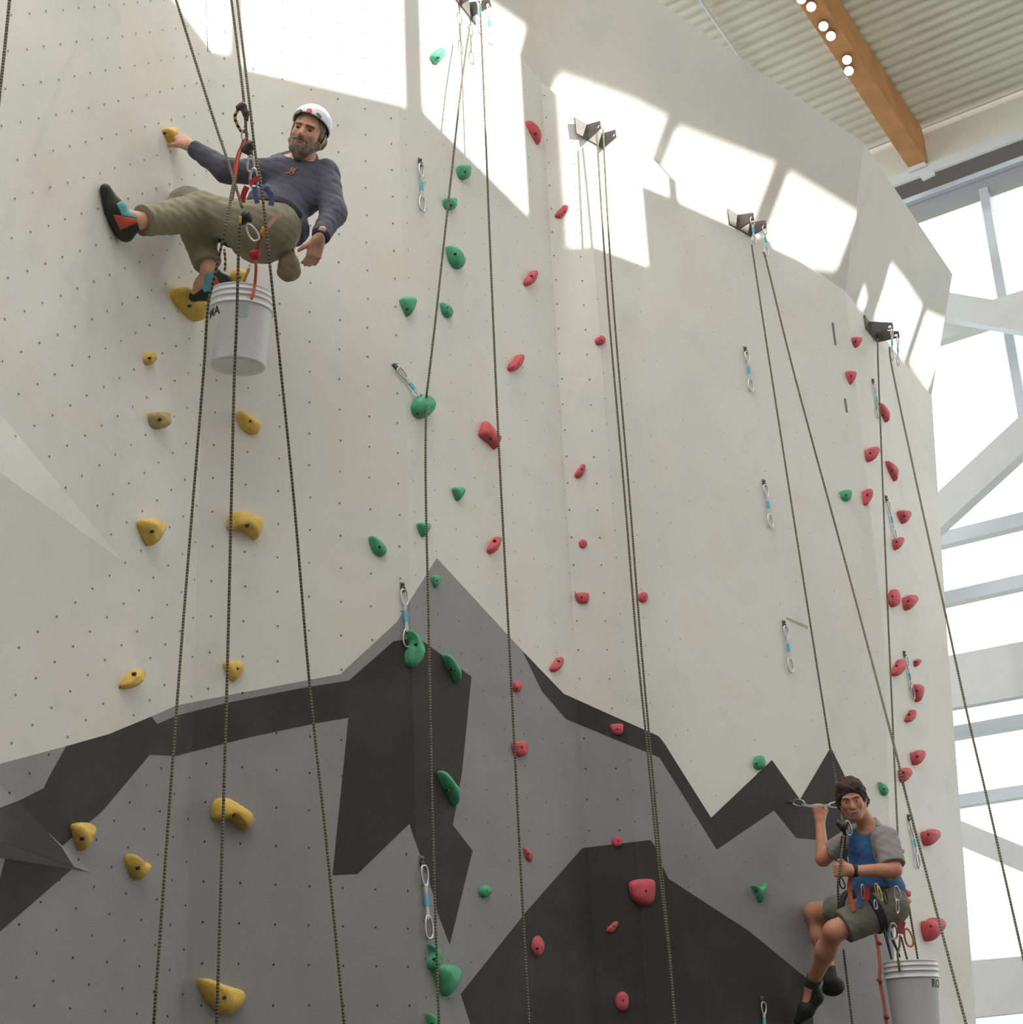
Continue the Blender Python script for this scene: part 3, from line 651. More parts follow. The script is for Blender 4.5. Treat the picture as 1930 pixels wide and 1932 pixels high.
# ------------------------------------------------------------------ quickdraws
def arc_loop(w, h, z0, n=20, dshape=.0):
    """closed carabiner outline in x,z: rounded, wider at one end"""
    pts = []
    for k in range(n):
        a = 2*math.pi*k/n; x = math.sin(a); z = math.cos(a)
        ww = w*(1+dshape*(-z)); x = np.sign(x)*abs(x)**.75
        pts.append(np.array([x*ww/2, 0, z0+z*h/2]))
    return pts
def draw_parts(L=0.34, loose=0.0):
    """local frame: hanging along -Z from the bolt at 0, wall normal +Y"""
    pr = {}
    b = MB(); b.box((0, .004, .004), (.013, 0, 0), (0, .002, 0), (0, 0, .02)); b.tube([(0, 0, .012), (0, .016, .012)], .009, 6)
    b.tube([np.array([math.cos(a)*.012, .012+.004*math.sin(a), -.018+math.sin(a)*.012]) for a in [k*math.pi/5 for k in range(10)]], .0035, 6, True)
    pr['hanger'] = (b, M_steel)
    h = L*.27
    b = MB(); b.tube([p+np.array([0, .016, 0]) for p in arc_loop(.044, h, -.02-h/2, 20, -.15)], .0055, 8, True); pr['upper_carabiner'] = (b, M_chrome)
    b = MB(); z1 = -.02-h; z2 = -L+h+.005
    b.box((0, .016, (z1+z2)/2), (.0075, 0, 0), (0, .003, 0), (0, 0, (z1-z2)/2+.012))
    b.box((0, .016, z1-.008), (.0095, 0, 0), (0, .0045, 0), (0, 0, .014)); b.box((0, .016, z2+.012), (.0095, 0, 0), (0, .0045, 0), (0, 0, .016)); pr['sling'] = (b, M_sling)
    b = MB(); zc = z1+(z2-z1)*.45; b.box((0, .016, zc), (.011, 0, 0), (0, .005, 0), (0, 0, .026)); pr['sling_band'] = (b, M_cyan)
    b = MB(); b.tube([p+np.array([0, .016, 0]) for p in arc_loop(.05, h*1.1, -L+h*.55, 20, .22)], .0055, 8, True); pr['lower_carabiner'] = (b, M_chrome)
    return pr
QP = {}
for k, (b, m) in draw_parts().items():
    o = b.build(k, m, None, k != 'sling' and k != 'sling_band'); QP[k] = o.data; bpy.data.objects.remove(o)
GQ = 'quickdraws hanging on the wall'
def quickdraw(a, b, label, off=0.0, f=None, P=None, n=None, parts=None, group=GQ):
    """a, b: pixels of its top and bottom end"""
    if P is None:
        P, n, f = wall_hit(*a, f); Q = hit(*b, (n, P))
    else:
        Q = hit(*b, (n, P))
    P = P+n*off; Q = Q+n*off
    z = nrm(P-Q); y = nrm(n-z*n.dot(z)); x = np.cross(y, z); s = np.linalg.norm(P-Q)/.35
    M = Matrix([[x[0], y[0], z[0], P[0]], [x[1], y[1], z[1], P[1]], [x[2], y[2], z[2], P[2]], [0, 0, 0, 1]])
    e = empty('quickdraw'); e.matrix_world = M @ Matrix.Diagonal((max(.85, min(1.1, s)), max(.85, min(1.1, s)), s, 1)); tag(e, label, 'quickdraw', group)
    for k, me in QP.items():
        if parts and k not in parts: continue
        o = bpy.data.objects.new(k, me); COL.objects.link(o); o.parent = sg if k == 'sling_band' else e
        if k == 'sling': sg = o
    return e
quickdraw((791, 306), (793, 403), 'topmost quickdraw on the white wall, left of the green route')
quickdraw((745, 692), (806, 770), 'slanting quickdraw whose lower end lies on the round green hold')
quickdraw((758.5, 1107), (767, 1226), 'quickdraw with bright blue band hanging over the mural peak slope')
quickdraw((794, 1625), (806, 1776), 'lowest quickdraw of the green route, on the grey mural')
quickdraw((1405, 660), (1415, 742), 'quickdraw between the twin ropes and the far slots, uppermost there')
quickdraw((1440, 911), (1452, 999), 'quickdraw in the middle of the smooth right panel')
quickdraw((1478, 1177), (1490, 1272), 'quickdraw low on the smooth right panel beside the brown scuff')
quickdraw((1646, 720), (1656, 792), 'far quickdraw hanging beside the highest pink half-moon hold')
quickdraw((1671, 941), (1688, 1024), 'far quickdraw ending at a pink heart hold, right of the rope')
quickdraw((1705, 1234), (1721, 1322), 'far quickdraw ending beside the two-toned pink shield')
quickdraw((1713, 1543), (1731, 1641), 'far quickdraw right of the seated climber\'s shoulder')
quickdraw((1437, 1886), (1441, 1975), 'quickdraw cut off by the bottom edge on the dark mural')

# ------------------------------------------------------------------ top anchors: plate with two lugs
def bracket(label, f, tl, tr, br, bl, lug_top, lug_bot, lug_len, fr=(.30, .78)):
    pl = PLN[f]; n = pl[0]
    q = [hit(*p, (n, pl[1]+n*.012)) for p in (tl, tr, br, bl)]
    c = sum(q)/4; e = empty('rope_anchor', c); tag(e, label, 'anchor', 'steel rope anchors along the headwall')
    b = MB(); v = [p-c for p in q]; b.add(v+[p-n*.012 for p in v], [(0, 1, 2, 3), (7, 6, 5, 4), (0, 4, 5, 1), (1, 5, 6, 2), (2, 6, 7, 3), (3, 7, 4, 0)]); b.build('base_plate', M_steel, e)
    b = MB()
    for t in fr:
        o = v[0]+(v[1]-v[0])*t+n*.001; b.tube([o+(v[3]-v[0])*.45, o+(v[3]-v[0])*.45+n*.012], .012, 6)
    tips = []
    u = nrm(v[1]-v[0]); dn = v[3]-v[0]
    for t in fr:
        o = v[0]+(v[1]-v[0])*t; a0 = o+dn*.05; a1 = o+dn*.95; ld = n*lug_len*.95-np.array([0, 0, lug_len*.36]); t0 = a0+ld; t1 = o+dn*.48+ld
        L = MB(); th = u*.005
        # lug plate with an eye hole near its tip: ring of quads around the hole
        hc = (t0*.5+t1*.5)-n*.026; R_ = .013
        corners = [a0, t0, t1, a1]
        outer = []
        for k in range(16):
            tt = k/16*4; i = int(tt); fr_ = tt-i; outer.append(corners[i]*(1-fr_)+corners[(i+1) % 4]*fr_)
        zz_ = nrm(dn-n*dn.dot(n)); inner = []
        for p in outer:
            d = p-hc; a = math.atan2(d.dot(zz_), d.dot(n)); inner.append(hc+R_*(math.cos(a)*n+math.sin(a)*zz_))
        V = [p-th for p in outer]+[p-th for p in inner]+[p+th for p in outer]+[p+th for p in inner]; F = []
        for k in range(16):
            j = (k+1) % 16
            F += [(k, j, 16+j, 16+k), (32+k, 48+k, 48+j, 32+j), (k, 32+k, 32+j, j), (16+k, 16+j, 48+j, 48+k)]
        L.add(V, F); L.build('lug', M_steel, e); tips.append(c+hc)
    b.build('bolts', M_steel, e)
    return e, n, tips
B1 = bracket('steel rope anchor cut off by the top edge of the picture', 'C', (852, -34), (896, 14), (899, 46), (858, -6), 0, 0, .17)
B2 = bracket('steel rope anchor in full sunlight with two empty eyes', 'E1', (1084.5, 221), (1139, 252), (1141.5, 281), (1088, 251), 0, 0, .15, (.42, .95))
B3 = bracket('steel rope anchor right of the sunlit one, holding two quickdraws', 'E', (1373.5, 393), (1417, 420), (1419.5, 446), (1377, 422), 0, 0, .15, (.42, .95))
B4 = bracket('farthest steel rope anchor, near the right end of the headwall', 'F', (1631.5, 594), (1652, 622), (1657, 645), (1635, 619), 0, 0, .19, (.42, 1.0))
GA = 'quickdraws clipped to the steel anchors'
def hang(br, i, bot, label):
    e, n, tips = br; quickdraw(None, bot, label, 0, None, tips[i], n, ('upper_carabiner', 'sling', 'sling_band', 'lower_carabiner'), GA)
hang(B1, 0, (902, 68), 'quickdraw on the left lug of the topmost anchor')
hang(B1, 1, (922, 88), 'quickdraw with pale blue band on the right lug of the topmost anchor')
hang(B3, 0, (1421, 462), 'quickdraw on the left lug of the anchor right of the sunlit one')
hang(B3, 1, (1444, 486), 'quickdraw on the right lug of the anchor right of the sunlit one')
hang(B4, 0, (1680, 682), 'quickdraw on the left lug of the farthest anchor')
hang(B4, 1, (1691, 692), 'quickdraw on the right lug of the farthest anchor')

# ------------------------------------------------------------------ ropes
GRP = 'climbing ropes hanging on the wall'
def off_wall(px, py, off, f=None):
    P, n, f = wall_hit(px, py, f); d = ray(px, py); return P-d*(off/abs(d.dot(n)))
def rope(pts, label, r=.0064, m=None, name='climbing_rope', sub=5):
    """pts: 3D points"""
    path = crom(pts, sub); c = path[0]
    o = MB().tube(path, r, 8).build(name, m or M_rope, None, True)
    tag(o, label, 'rope', GRP); return o
def lerp_rope(pix, d0, d1):
    """pixels with distance along the view ray running linearly from first to last point"""
    n = len(pix); return [CAMP+ray(x, y)*(d0+(d1-d0)*i/(n-1)) for i, (x, y) in enumerate(pix)]
def dist_of(p): return float(np.linalg.norm(np.asarray(p)-CAMP))
def rope_px(pix, offs, label, **kw):
    """pixel polyline with stand-off from the wall at each point"""
    return rope([off_wall(x, y, o) for (x, y), o in zip(pix, offs)], label, **kw)
rope_px([(20, -20), (9, 90), (-3, 200)], [.25, .25, .25], 'short length of rope crossing the top left corner')
rope_px([(389, -40), (390, 40), (392, 98)], [.03, .03, .03], 'thin strand in the narrow sunlit patch at the top left', r=.0022, m=M_rope2)  # thin tube standing just off the wall
rope_px([(886, 52), (870, 165), (846, 380), (822, 600), (804, 752)], [.14, .14, .12, .10, .06], 'rope slanting from the topmost anchor down to the round green hold')
rope_px([(804, 752), (803, 900), (808, 1150), (813, 1400), (819, 1650), (829, 1960)], [.06, .08, .10, .12, .14, .16], 'rope falling from the round green hold down over the mural peak')
rope_px([(906, 8), (916, 250), (926, 500), (941, 840), (960, 1200), (985, 1690), (1000, 1960)], [.17]*7, 'rope falling from the topmost anchor past the red diamond hold')
rope_px([(1126, 251), (1137, 430), (1150, 610), (1178, 930), (1200, 1200), (1220, 1400), (1241, 1620), (1262, 1800), (1275, 1960)], [.13]*9, 'left one of the twin ropes below the sunlit anchor')
rope_px([(1137.5, 243), (1147, 420), (1160, 610), (1187, 930), (1208, 1200), (1226, 1400), (1246, 1620), (1263.5, 1800), (1276, 1960)], [.13]*9, 'right one of the twin ropes below the sunlit anchor')
rope_px([(1440, 478), (1447, 498), (1500, 712), (1603.5, 1093), (1686, 1404), (1709, 1500), (1763, 1705), (1830, 1960)], [.15, .17, .3, .5, .9, 1.0, 1.2, 1.5], 'long slanting rope from the anchor right of the sunlit one to lower right')
rope_px([(1678, 655), (1684, 700), (1731, 920), (1786, 1168)], [.2, .25, .6, 1.0], 'upper part of the rope slanting right from the farthest anchor')
e_ = dist_of(off_wall(1786, 1168, 1.0, 'F'))
rope(lerp_rope([(1786, 1168), (1822, 1335), (1862, 1505), (1897, 1660), (1940, 1850)], e_, e_-1.6), 'lower part of the rope slanting right in front of the windows')
rope_px([(1655.5, 640), (1657, 700), (1664, 880), (1672, 1085), (1684, 1360), (1692, 1540), (1697, 1640)], [.1, .1, .1, .1, .15, .25, .35], 'rope falling from the farthest anchor to behind the seated climber')
# brown scuff streak on the smooth panel is worn paint
a, n, f = wall_hit(1483, 1166); b_, _, _ = wall_hit(1524, 1184, f)
d = b_-a; u = nrm(np.cross(n, d)); mesh('scuff_mark', [a+n*.001-u*.008, b_+n*.001-u*.012, b_+n*.001+u*.012, a+n*.001+u*.008], [(0, 1, 2, 3)], mat('scuff_paint', (.50, .46, .36, 1), .7, var=.3, scale=30), wall)
#PEOPLE
# ------------------------------------------------------------------ organic shapes: distance fields meshed with surface nets
class SDF:
    def __init__(s): s.ops = []
    def cap(s, a, b, ra, rb=None, k=.02): s.ops.append(('c', np.asarray(a, float), np.asarray(b, float), ra, ra if rb is None else rb, k)); return s
    def ell(s, c, ax, r, k=.02): s.ops.append(('e', np.asarray(c, float), np.asarray(ax, float), np.asarray(r, float), None, k)); return s
    def sub(s, c, r, k=.01): s.ops.append(('s', np.asarray(c, float), None, r, None, k)); return s
    def chain(s, P, R, k=.02):
        for i in range(len(P)-1): s.cap(P[i], P[i+1], R[i], R[i+1], k)
        return s
    def copy(s): n = SDF(); n.ops = list(s.ops); return n
    def bounds(s):
        lo, hi = np.full(3, 1e9), np.full(3, -1e9)
        for t, a, b, ra, rb, k in s.ops:
            if t == 'c':
                m = max(ra, rb); lo = np.minimum(lo, np.minimum(a, b)-m); hi = np.maximum(hi, np.maximum(a, b)+m)
            elif t == 'e':
                m = float(max(ra)); lo = np.minimum(lo, a-m); hi = np.maximum(hi, a+m)
        return lo, hi
    def field(s, h, off=0.0, pad=.03):
        lo, hi = s.bounds(); lo = lo-pad-abs(off); hi = hi+pad+abs(off); n = np.ceil((hi-lo)/h).astype(int)+1
        f = np.full(n, .5, np.float32); ax = [lo[i]+h*np.arange(n[i]) for i in range(3)]
        for t, a, b, ra, rb, k in s.ops:
            m = (max(ra, rb) if t == 'c' else float(np.max(ra)))+k+abs(off)+3*h
            l_ = (np.minimum(a, b) if t == 'c' else a)-m; h_ = (np.maximum(a, b) if t == 'c' else a)+m
            i0 = np.maximum(((l_-lo)/h).astype(int), 0); i1 = np.minimum(((h_-lo)/h).astype(int)+2, n)
            if np.any(i1 <= i0): continue
            X = ax[0][i0[0]:i1[0]][:, None, None]; Y = ax[1][i0[1]:i1[1]][None, :, None]; Z = ax[2][i0[2]:i1[2]][None, None, :]
            if t == 'c':
                ba = b-a; L2 = max(float(ba.dot(ba)), 1e-9)
                T = np.clip(((X-a[0])*ba[0]+(Y-a[1])*ba[1]+(Z-a[2])*ba[2])/L2, 0, 1)
                d = np.sqrt((X-a[0]-T*ba[0])**2+(Y-a[1]-T*ba[1])**2+(Z-a[2]-T*ba[2])**2)-(ra+(rb-ra)*T)-off
            elif t == 'e':
                q = [((X-a[0])*b[i][0]+(Y-a[1])*b[i][1]+(Z-a[2])*b[i][2]) for i in range(3)]; r = ra+off
                k0 = np.sqrt(sum((q[i]/r[i])**2 for i in range(3))); k1 = np.sqrt(sum((q[i]/r[i]**2)**2 for i in range(3)))+1e-9
                d = k0*(k0-1)/k1
            else:
                d = np.sqrt((X-a[0])**2+(Y-a[1])**2+(Z-a[2])**2)-ra
            sl_ = np.s_[i0[0]:i1[0], i0[1]:i1[1], i0[2]:i1[2]]; g = f[sl_]
            if t == 's':
                hh = np.clip(.5-.5*(g+d)/k, 0, 1); f[sl_] = g*(1-hh)+(-d)*hh+k*hh*(1-hh)
            else:
                hh = np.clip(.5+.5*(g-d)/k, 0, 1); f[sl_] = g*(1-hh)+d*hh-k*hh*(1-hh)
        return f, lo, ax
def nets(f, lo, h):
    s = f < 0
    nx, ny, nz = f.shape
    acc = np.zeros((nx-1, ny-1, nz-1), np.uint8); offs = [(i, j, k) for i in (0, 1) for j in (0, 1) for k in (0, 1)]
    for i, j, k in offs: acc += s[i:nx-1+i, j:ny-1+j, k:nz-1+k]
    act = np.argwhere((acc > 0) & (acc < 8))
    idx = np.full(acc.shape, -1, np.int32); idx[tuple(act.T)] = np.arange(len(act))
    cv = {o: f[act[:, 0]+o[0], act[:, 1]+o[1], act[:, 2]+o[2]] for o in offs}
    pos = np.zeros((len(act), 3)); cnt = np.zeros(len(act))
    for o in offs:
        for d in range(3):
            if o[d] == 0:
                o2 = list(o); o2[d] = 1; o2 = tuple(o2); a, b = cv[o], cv[o2]; m = (a < 0) != (b < 0)
                t = np.where(m, a/np.where(np.abs(a-b) < 1e-12, 1, a-b), 0)
                p = np.tile(np.array(o, float), (len(act), 1)); p[:, d] += t
                pos[m] += p[m]; cnt[m] += 1
    V = lo+h*(act+pos/cnt[:, None])
    F = []
    for d in range(3):
        e = (d+1) % 3; g = (d+2) % 3
        a = [slice(None)]*3; b = [slice(None)]*3; a[d] = slice(0, -1); b[d] = slice(1, None)
        cr_ = np.argwhere(s[tuple(a)] != s[tuple(b)])
        ok = (cr_[:, e] > 0) & (cr_[:, g] > 0) & (cr_[:, e] < f.shape[e]-1) & (cr_[:, g] < f.shape[g]-1); cr_ = cr_[ok]
        inside_ = s[tuple(cr_.T)]
        def at(de, dg):
            q = cr_.copy(); q[:, e] += de; q[:, g] += dg; return idx[tuple(q.T)]
        q = np.stack([at(-1, -1), at(0, -1), at(0, 0), at(-1, 0)], 1)
        q[~inside_] = q[~inside_][:, ::-1]
        F.append(q)
    F = np.concatenate(F); F = F[(F >= 0).all(1)]
    return V, F
def organic(name, sdf, h, mats, parent, off=0.0, cuts=(), wrinkle=0.0, wf=55.0, matfn=None, extra=None):
    """cuts: (normal, point) planes keeping the side the normal points away from"""
    f, lo, ax = sdf.field(h, off)
    X, Y, Z = ax[0][:, None, None], ax[1][None, :, None], ax[2][None, None, :]
    if wrinkle:
        w = np.sin(X*wf+2.1*np.sin(Z*wf*.55+Y*17))*np.sin(Z*wf*.8+1.7*np.sin(X*wf*.5)+Y*wf*.4)+.5*np.sin((X+Z)*wf*1.9+Y*40)*np.sin((Y-Z)*wf*1.3)
        f = f+(wrinkle*w).astype(np.float32)
    if extra is not None: f = extra(f, X, Y, Z)
    for ct in cuts:
        n, p = nrm(ct[0]), ct[1]; d = (X-p[0])*n[0]+(Y-p[1])*n[1]+(Z-p[2])*n[2]
        if len(ct) > 2: d = np.where((X-p[0])**2+(Y-p[1])**2+(Z-p[2])**2 < ct[2]**2, d, -1.0)
        f = np.maximum(f, d.astype(np.float32))
    V, F = nets(f, lo, h)
    me = bpy.data.meshes.new(name); me.from_pydata(V.tolist(), [], F.tolist())
    if not isinstance(mats, (list, tuple)): mats = [mats]
    for m in mats: me.materials.append(m)
    if matfn is not None and len(F):
        me.polygons.foreach_set('material_index', matfn(V[F].mean(1)).astype(np.int32))
    me.polygons.foreach_set('use_smooth', [True]*len(me.polygons)); me.update()
    o = bpy.data.objects.new(name, me); COL.objects.link(o)
    if parent is not None: o.parent = parent; o.matrix_parent_inverse = Matrix.Translation(parent.location).inverted()
    return o
def child(o, parent):
    o.parent = parent; o.matrix_parent_inverse = Matrix.Translation(parent.location).inverted(); return o
CX, CY, CZ = MC@np.array([1., 0, 0]), MC@np.array([0, 1., 0]), MC@np.array([0, 0, 1.])   # camera right, up, back
def place(parent, px, py, L, side):
    """point on the ray of a pixel at distance L from parent; side -1 nearer to the camera, +1 farther"""
    d = ray(px, py); w = parent-CAMP; b = w.dot(d); disc = L*L-(w.dot(w)-b*b)
    return CAMP+d*(b+side*math.sqrt(disc)) if disc > 0 else CAMP+d*b
def mid(a, c, px, py, L1, L2, far=False):
    """joint on the ray of a pixel that best fits both bone lengths"""
    d = ray(px, py); t0 = dist_of((a+c)/2); best = None
    for i in range(-120, 121):
        m = CAMP+d*(t0+i*.005); e = (np.linalg.norm(a-m)-L1)**2+(np.linalg.norm(m-c)-L2)**2+(.004 if ((i > 0) != far) else 0)
        if best is None or e < best[0]: best = (e, m)
    return best[1]
def rotv(v, axis, ang):
    axis = nrm(axis); return v*math.cos(ang)+np.cross(axis, v)*math.sin(ang)+axis*axis.dot(v)*(1-math.cos(ang))
def hand(S, wrist, d, nrm_, thumb, curl=.5, sc=1.0, tcurl=.3, spread=.0, k=.006):
    """adds palm, four fingers and thumb. d: towards the fingers, nrm_: back-of-hand normal, thumb: side of the thumb"""
    d = nrm(d); nb = nrm(nrm_-d*np.dot(nrm_, d)); t = np.cross(d, nb); t = t if t.dot(thumb) > 0 else -t
    pc = wrist+d*.05*sc
    for i in range(4):
        o = (1.5-i)*.0185*sc
        S.cap(wrist+d*.012*sc+t*o*.6, wrist+d*.088*sc+t*o+nb*(-.002*abs(i-1.2))*sc, .0155*sc, .0125*sc, .012)
    S.cap(wrist-d*.03*sc, wrist+d*.02*sc, .024*sc, .024*sc, .015)
    S.cap(wrist+d*.02*sc+t*.022*sc, wrist+d*.055*sc+t*.036*sc-nb*.008*sc, .017*sc, .015*sc, .012)
    Ls = (.072, .080, .075, .058)
    for i in range(4):
        o = (1.5-i)*.0185*sc; p = wrist+d*.09*sc+t*o; dd = nrm(d+t*spread*(1.5-i)); R = [.0098*sc, .0092*sc, .0085*sc, .0072*sc]; P = [p]
        for j, fr in enumerate((.46, .30, .24)):
            dd = rotv(dd, np.cross(nb, dd), 0) if False else nrm(dd*math.cos(curl*(1, 1.15, .8)[j])-nb*math.sin(curl*(1, 1.15, .8)[j])) if j == 0 else nrm(rotv(dd, t, 0)*1.0)
            if j > 0:
                perp = nrm(np.cross(t, dd)); perp = perp if perp.dot(-nb) > 0 or j > 1 else -perp
                # keep curling in the same sense
                perp = nrm(np.cross(dd, t)); perp = perp if prevperp.dot(perp) > 0 else -perp
                a = curl*(1, 1.15, .8)[j]; dd = nrm(dd*math.cos(a)+perp*math.sin(a)); prevperp = perp
            else:
                prevperp = nrm(np.cross(dd, t)); prevperp = prevperp if prevperp.dot(-nb) > 0 else -prevperp
            P.append(P[-1]+dd*Ls[i]*fr*sc)
        S.chain(P, R, k)
    p = wrist+d*.045*sc+t*.036*sc-nb*.006*sc; dd = nrm(d*.75+t*.65-nb*.25); P = [p]
    for j, L in enumerate((.034, .028)):
        P.append(P[-1]+dd*L*sc); dd = nrm(dd*math.cos(tcurl)-t*math.sin(tcurl)*.8-nb*math.sin(tcurl)*.5)
    S.chain(P, [.0125*sc, .0110*sc, .0088*sc], k)
    return S
def head(S, c, fw, up, sc=1.0, jaw=1.0):
    """adds skull, face, ears; returns axes (right-hand side of viewer first)"""
    fw = nrm(fw); up = nrm(up-fw*up.dot(fw)); rt = np.cross(fw, up); A = np.array([rt, fw, up])
    L = lambda x, y, z: c+sc*(rt*x+fw*y+up*z)
    E = lambda x, y, z, r, k=.02: S.ell(L(x, y, z), A, np.array(r)*sc, k)
    E(0, -.012, .035, (.076, .096, .084)); E(0, .028, -.028, (.060, .064, .088), .03)
    E(0, .050, -.088, (.036*jaw, .036, .030), .025)
    for s in (-1, 1):
        E(s*.036, .058, -.022, (.026, .028, .026), .02)
        S.cap(L(s*.012, .094, .026), L(s*.045, .076, .027), .009*sc, .008*sc, .012)
        E(s*.078, -.008, -.004, (.010, .021, .031), .008)
        S.cap(L(s*.058, 0, -.05), L(s*.022, .052, -.1), .020*sc, .018*sc, .02)
        S.sub(L(s*.031, .108, .006), .017*sc, .012)
    S.cap(L(0, .088, .014), L(0, .110, -.026), .009*sc, .014*sc, .010)
    for s in (-1, 1): S.cap(L(s*.012, .094, -.030), L(s*.012, .094, -.031), .009*sc, None, .008)
    S.cap(L(-.02, .084, -.056), L(.02, .084, -.056), .011*sc, None, .012); S.cap(L(-.016, .082, -.068), L(.016, .082, -.068), .011*sc, None, .01)
    return L, A
M_skin = mat('skin_warm', srgb(216, 164, 138), 0.5, var=.14, scale=18, spec=.35)
M_skin2 = mat('skin_tan', srgb(206, 146, 118), 0.5, var=.14, scale=18, spec=.35)
M_navy = mat('shirt_navy', srgb(88, 88, 102), 0.85, var=.18, scale=9, bump=.15, bscale=240)
M_olive = mat('trousers_olive', srgb(150, 146, 120), 0.85, var=.22, scale=8, bump=.15, bscale=240)
M_beard = mat('beard_brown', srgb(112, 92, 74), 0.9, var=.35, scale=45, bump=.8, bscale=150, col2=srgb(160, 148, 135))
M_hair = mat('hair_brown', srgb(78, 62, 52), 0.8, var=.4, scale=40, bump=.9, bscale=120)
M_eye = mat('eye_dark', srgb(62, 48, 42), 0.3); M_eyew = mat('eye_white', srgb(225, 220, 215), 0.3)
M_brow = mat('brow_brown', srgb(120, 92, 72), 0.9)
M_lip = mat('lip', srgb(176, 104, 92), 0.5); M_teeth = mat('teeth', srgb(232, 228, 220), 0.4)
M_helm = mat('helmet_white', srgb(232, 232, 240), 0.3); M_vent = mat('helmet_vent', srgb(120, 122, 118), .6); M_badge = mat('helmet_badge', srgb(205, 90, 110), .5)
M_black = mat('shoe_black', srgb(50, 52, 42), .6, var=.3, scale=20); M_orange = mat('shoe_orange_red', srgb(205, 88, 66), .7, var=.2, scale=20); M_teal = mat('shoe_teal', srgb(108, 180, 190), .7, var=.25, scale=30)
M_redw = mat('webbing_red', srgb(190, 60, 62), .75, var=.2, scale=60); M_orw = mat('cord_orange', srgb(225, 110, 72), .75, var=.25, scale=80); M_dkw = mat('webbing_dark', srgb(52, 50, 58), .8, var=.3, scale=50)
M_dev = mat('device_grey', srgb(88, 78, 72), .45, .3); M_yelw = mat('gear_yellow', srgb(225, 190, 60), .6); M_blw = mat('webbing_blue', srgb(98, 108, 160), .8)
M_sack = mat('sack_canvas', srgb(150, 134, 110), .9, var=.18, scale=14, bump=.3, bscale=200)
M_pail = mat('bucket_plastic', srgb(228, 228, 230), .35, var=.03, scale=5); M_print = mat('bucket_print', srgb(56, 54, 52), .6); M_stk = mat('bucket_sticker', srgb(168, 178, 180), .6, var=.1, scale=60)
def band(name, sdf, c, d, w, m, parent, off=.016, h=.006): # strap round a limb: slab of the same field
    d = nrm(d); return organic(name, sdf, h, m, parent, off, [(d, c+d*w/2), (-d, c-d*w/2)])
def biner(P, down, side, L, w, r, m, name, parent, ds=.2):
    down = nrm(down); side = nrm(side-down*side.dot(down)); b = MB()
    b.tube([P+side*p[0]-down*(-p[2]) if False else P+side*p[0]+down*(-p[2]) for p in arc_loop(w, L, -L/2, 20, ds)], r, 8, True)
    o = b.build(name, m, None, True); return child(o, parent)
def strap(pts, w, t, side, m, name, parent):
    """flat webbing along pts"""
    P = crom(pts, 5); V = []; F = []
    for i, p in enumerate(P):
        T = nrm(P[min(i+1, len(P)-1)]-P[max(i-1, 0)]); s = nrm(side-T*side.dot(T)); n = np.cross(T, s)
        V += [p+s*w/2+n*t/2, p-s*w/2+n*t/2, p-s*w/2-n*t/2, p+s*w/2-n*t/2]
    for i in range(len(P)-1):
        for k in range(4): F.append((4*i+k, 4*i+(k+1) % 4, 4*i+4+(k+1) % 4, 4*i+4+k))
    F += [(0, 1, 2, 3), tuple(4*(len(P)-1)+k for k in (3, 2, 1, 0))]
    o = mesh(name, V, F, m, None, False); return child(o, parent) if parent is not None else o
def lathe(prof, n=48):
    V = []; F = []
    for r, z in prof:
        for k in range(n): V.append(np.array([r*math.cos(2*math.pi*k/n), r*math.sin(2*math.pi*k/n), z]))
    for i in range(len(prof)-1):
        for k in range(n): F.append((i*n+k, i*n+(k+1) % n, (i+1)*n+(k+1) % n, (i+1)*n+k))
    return V, F
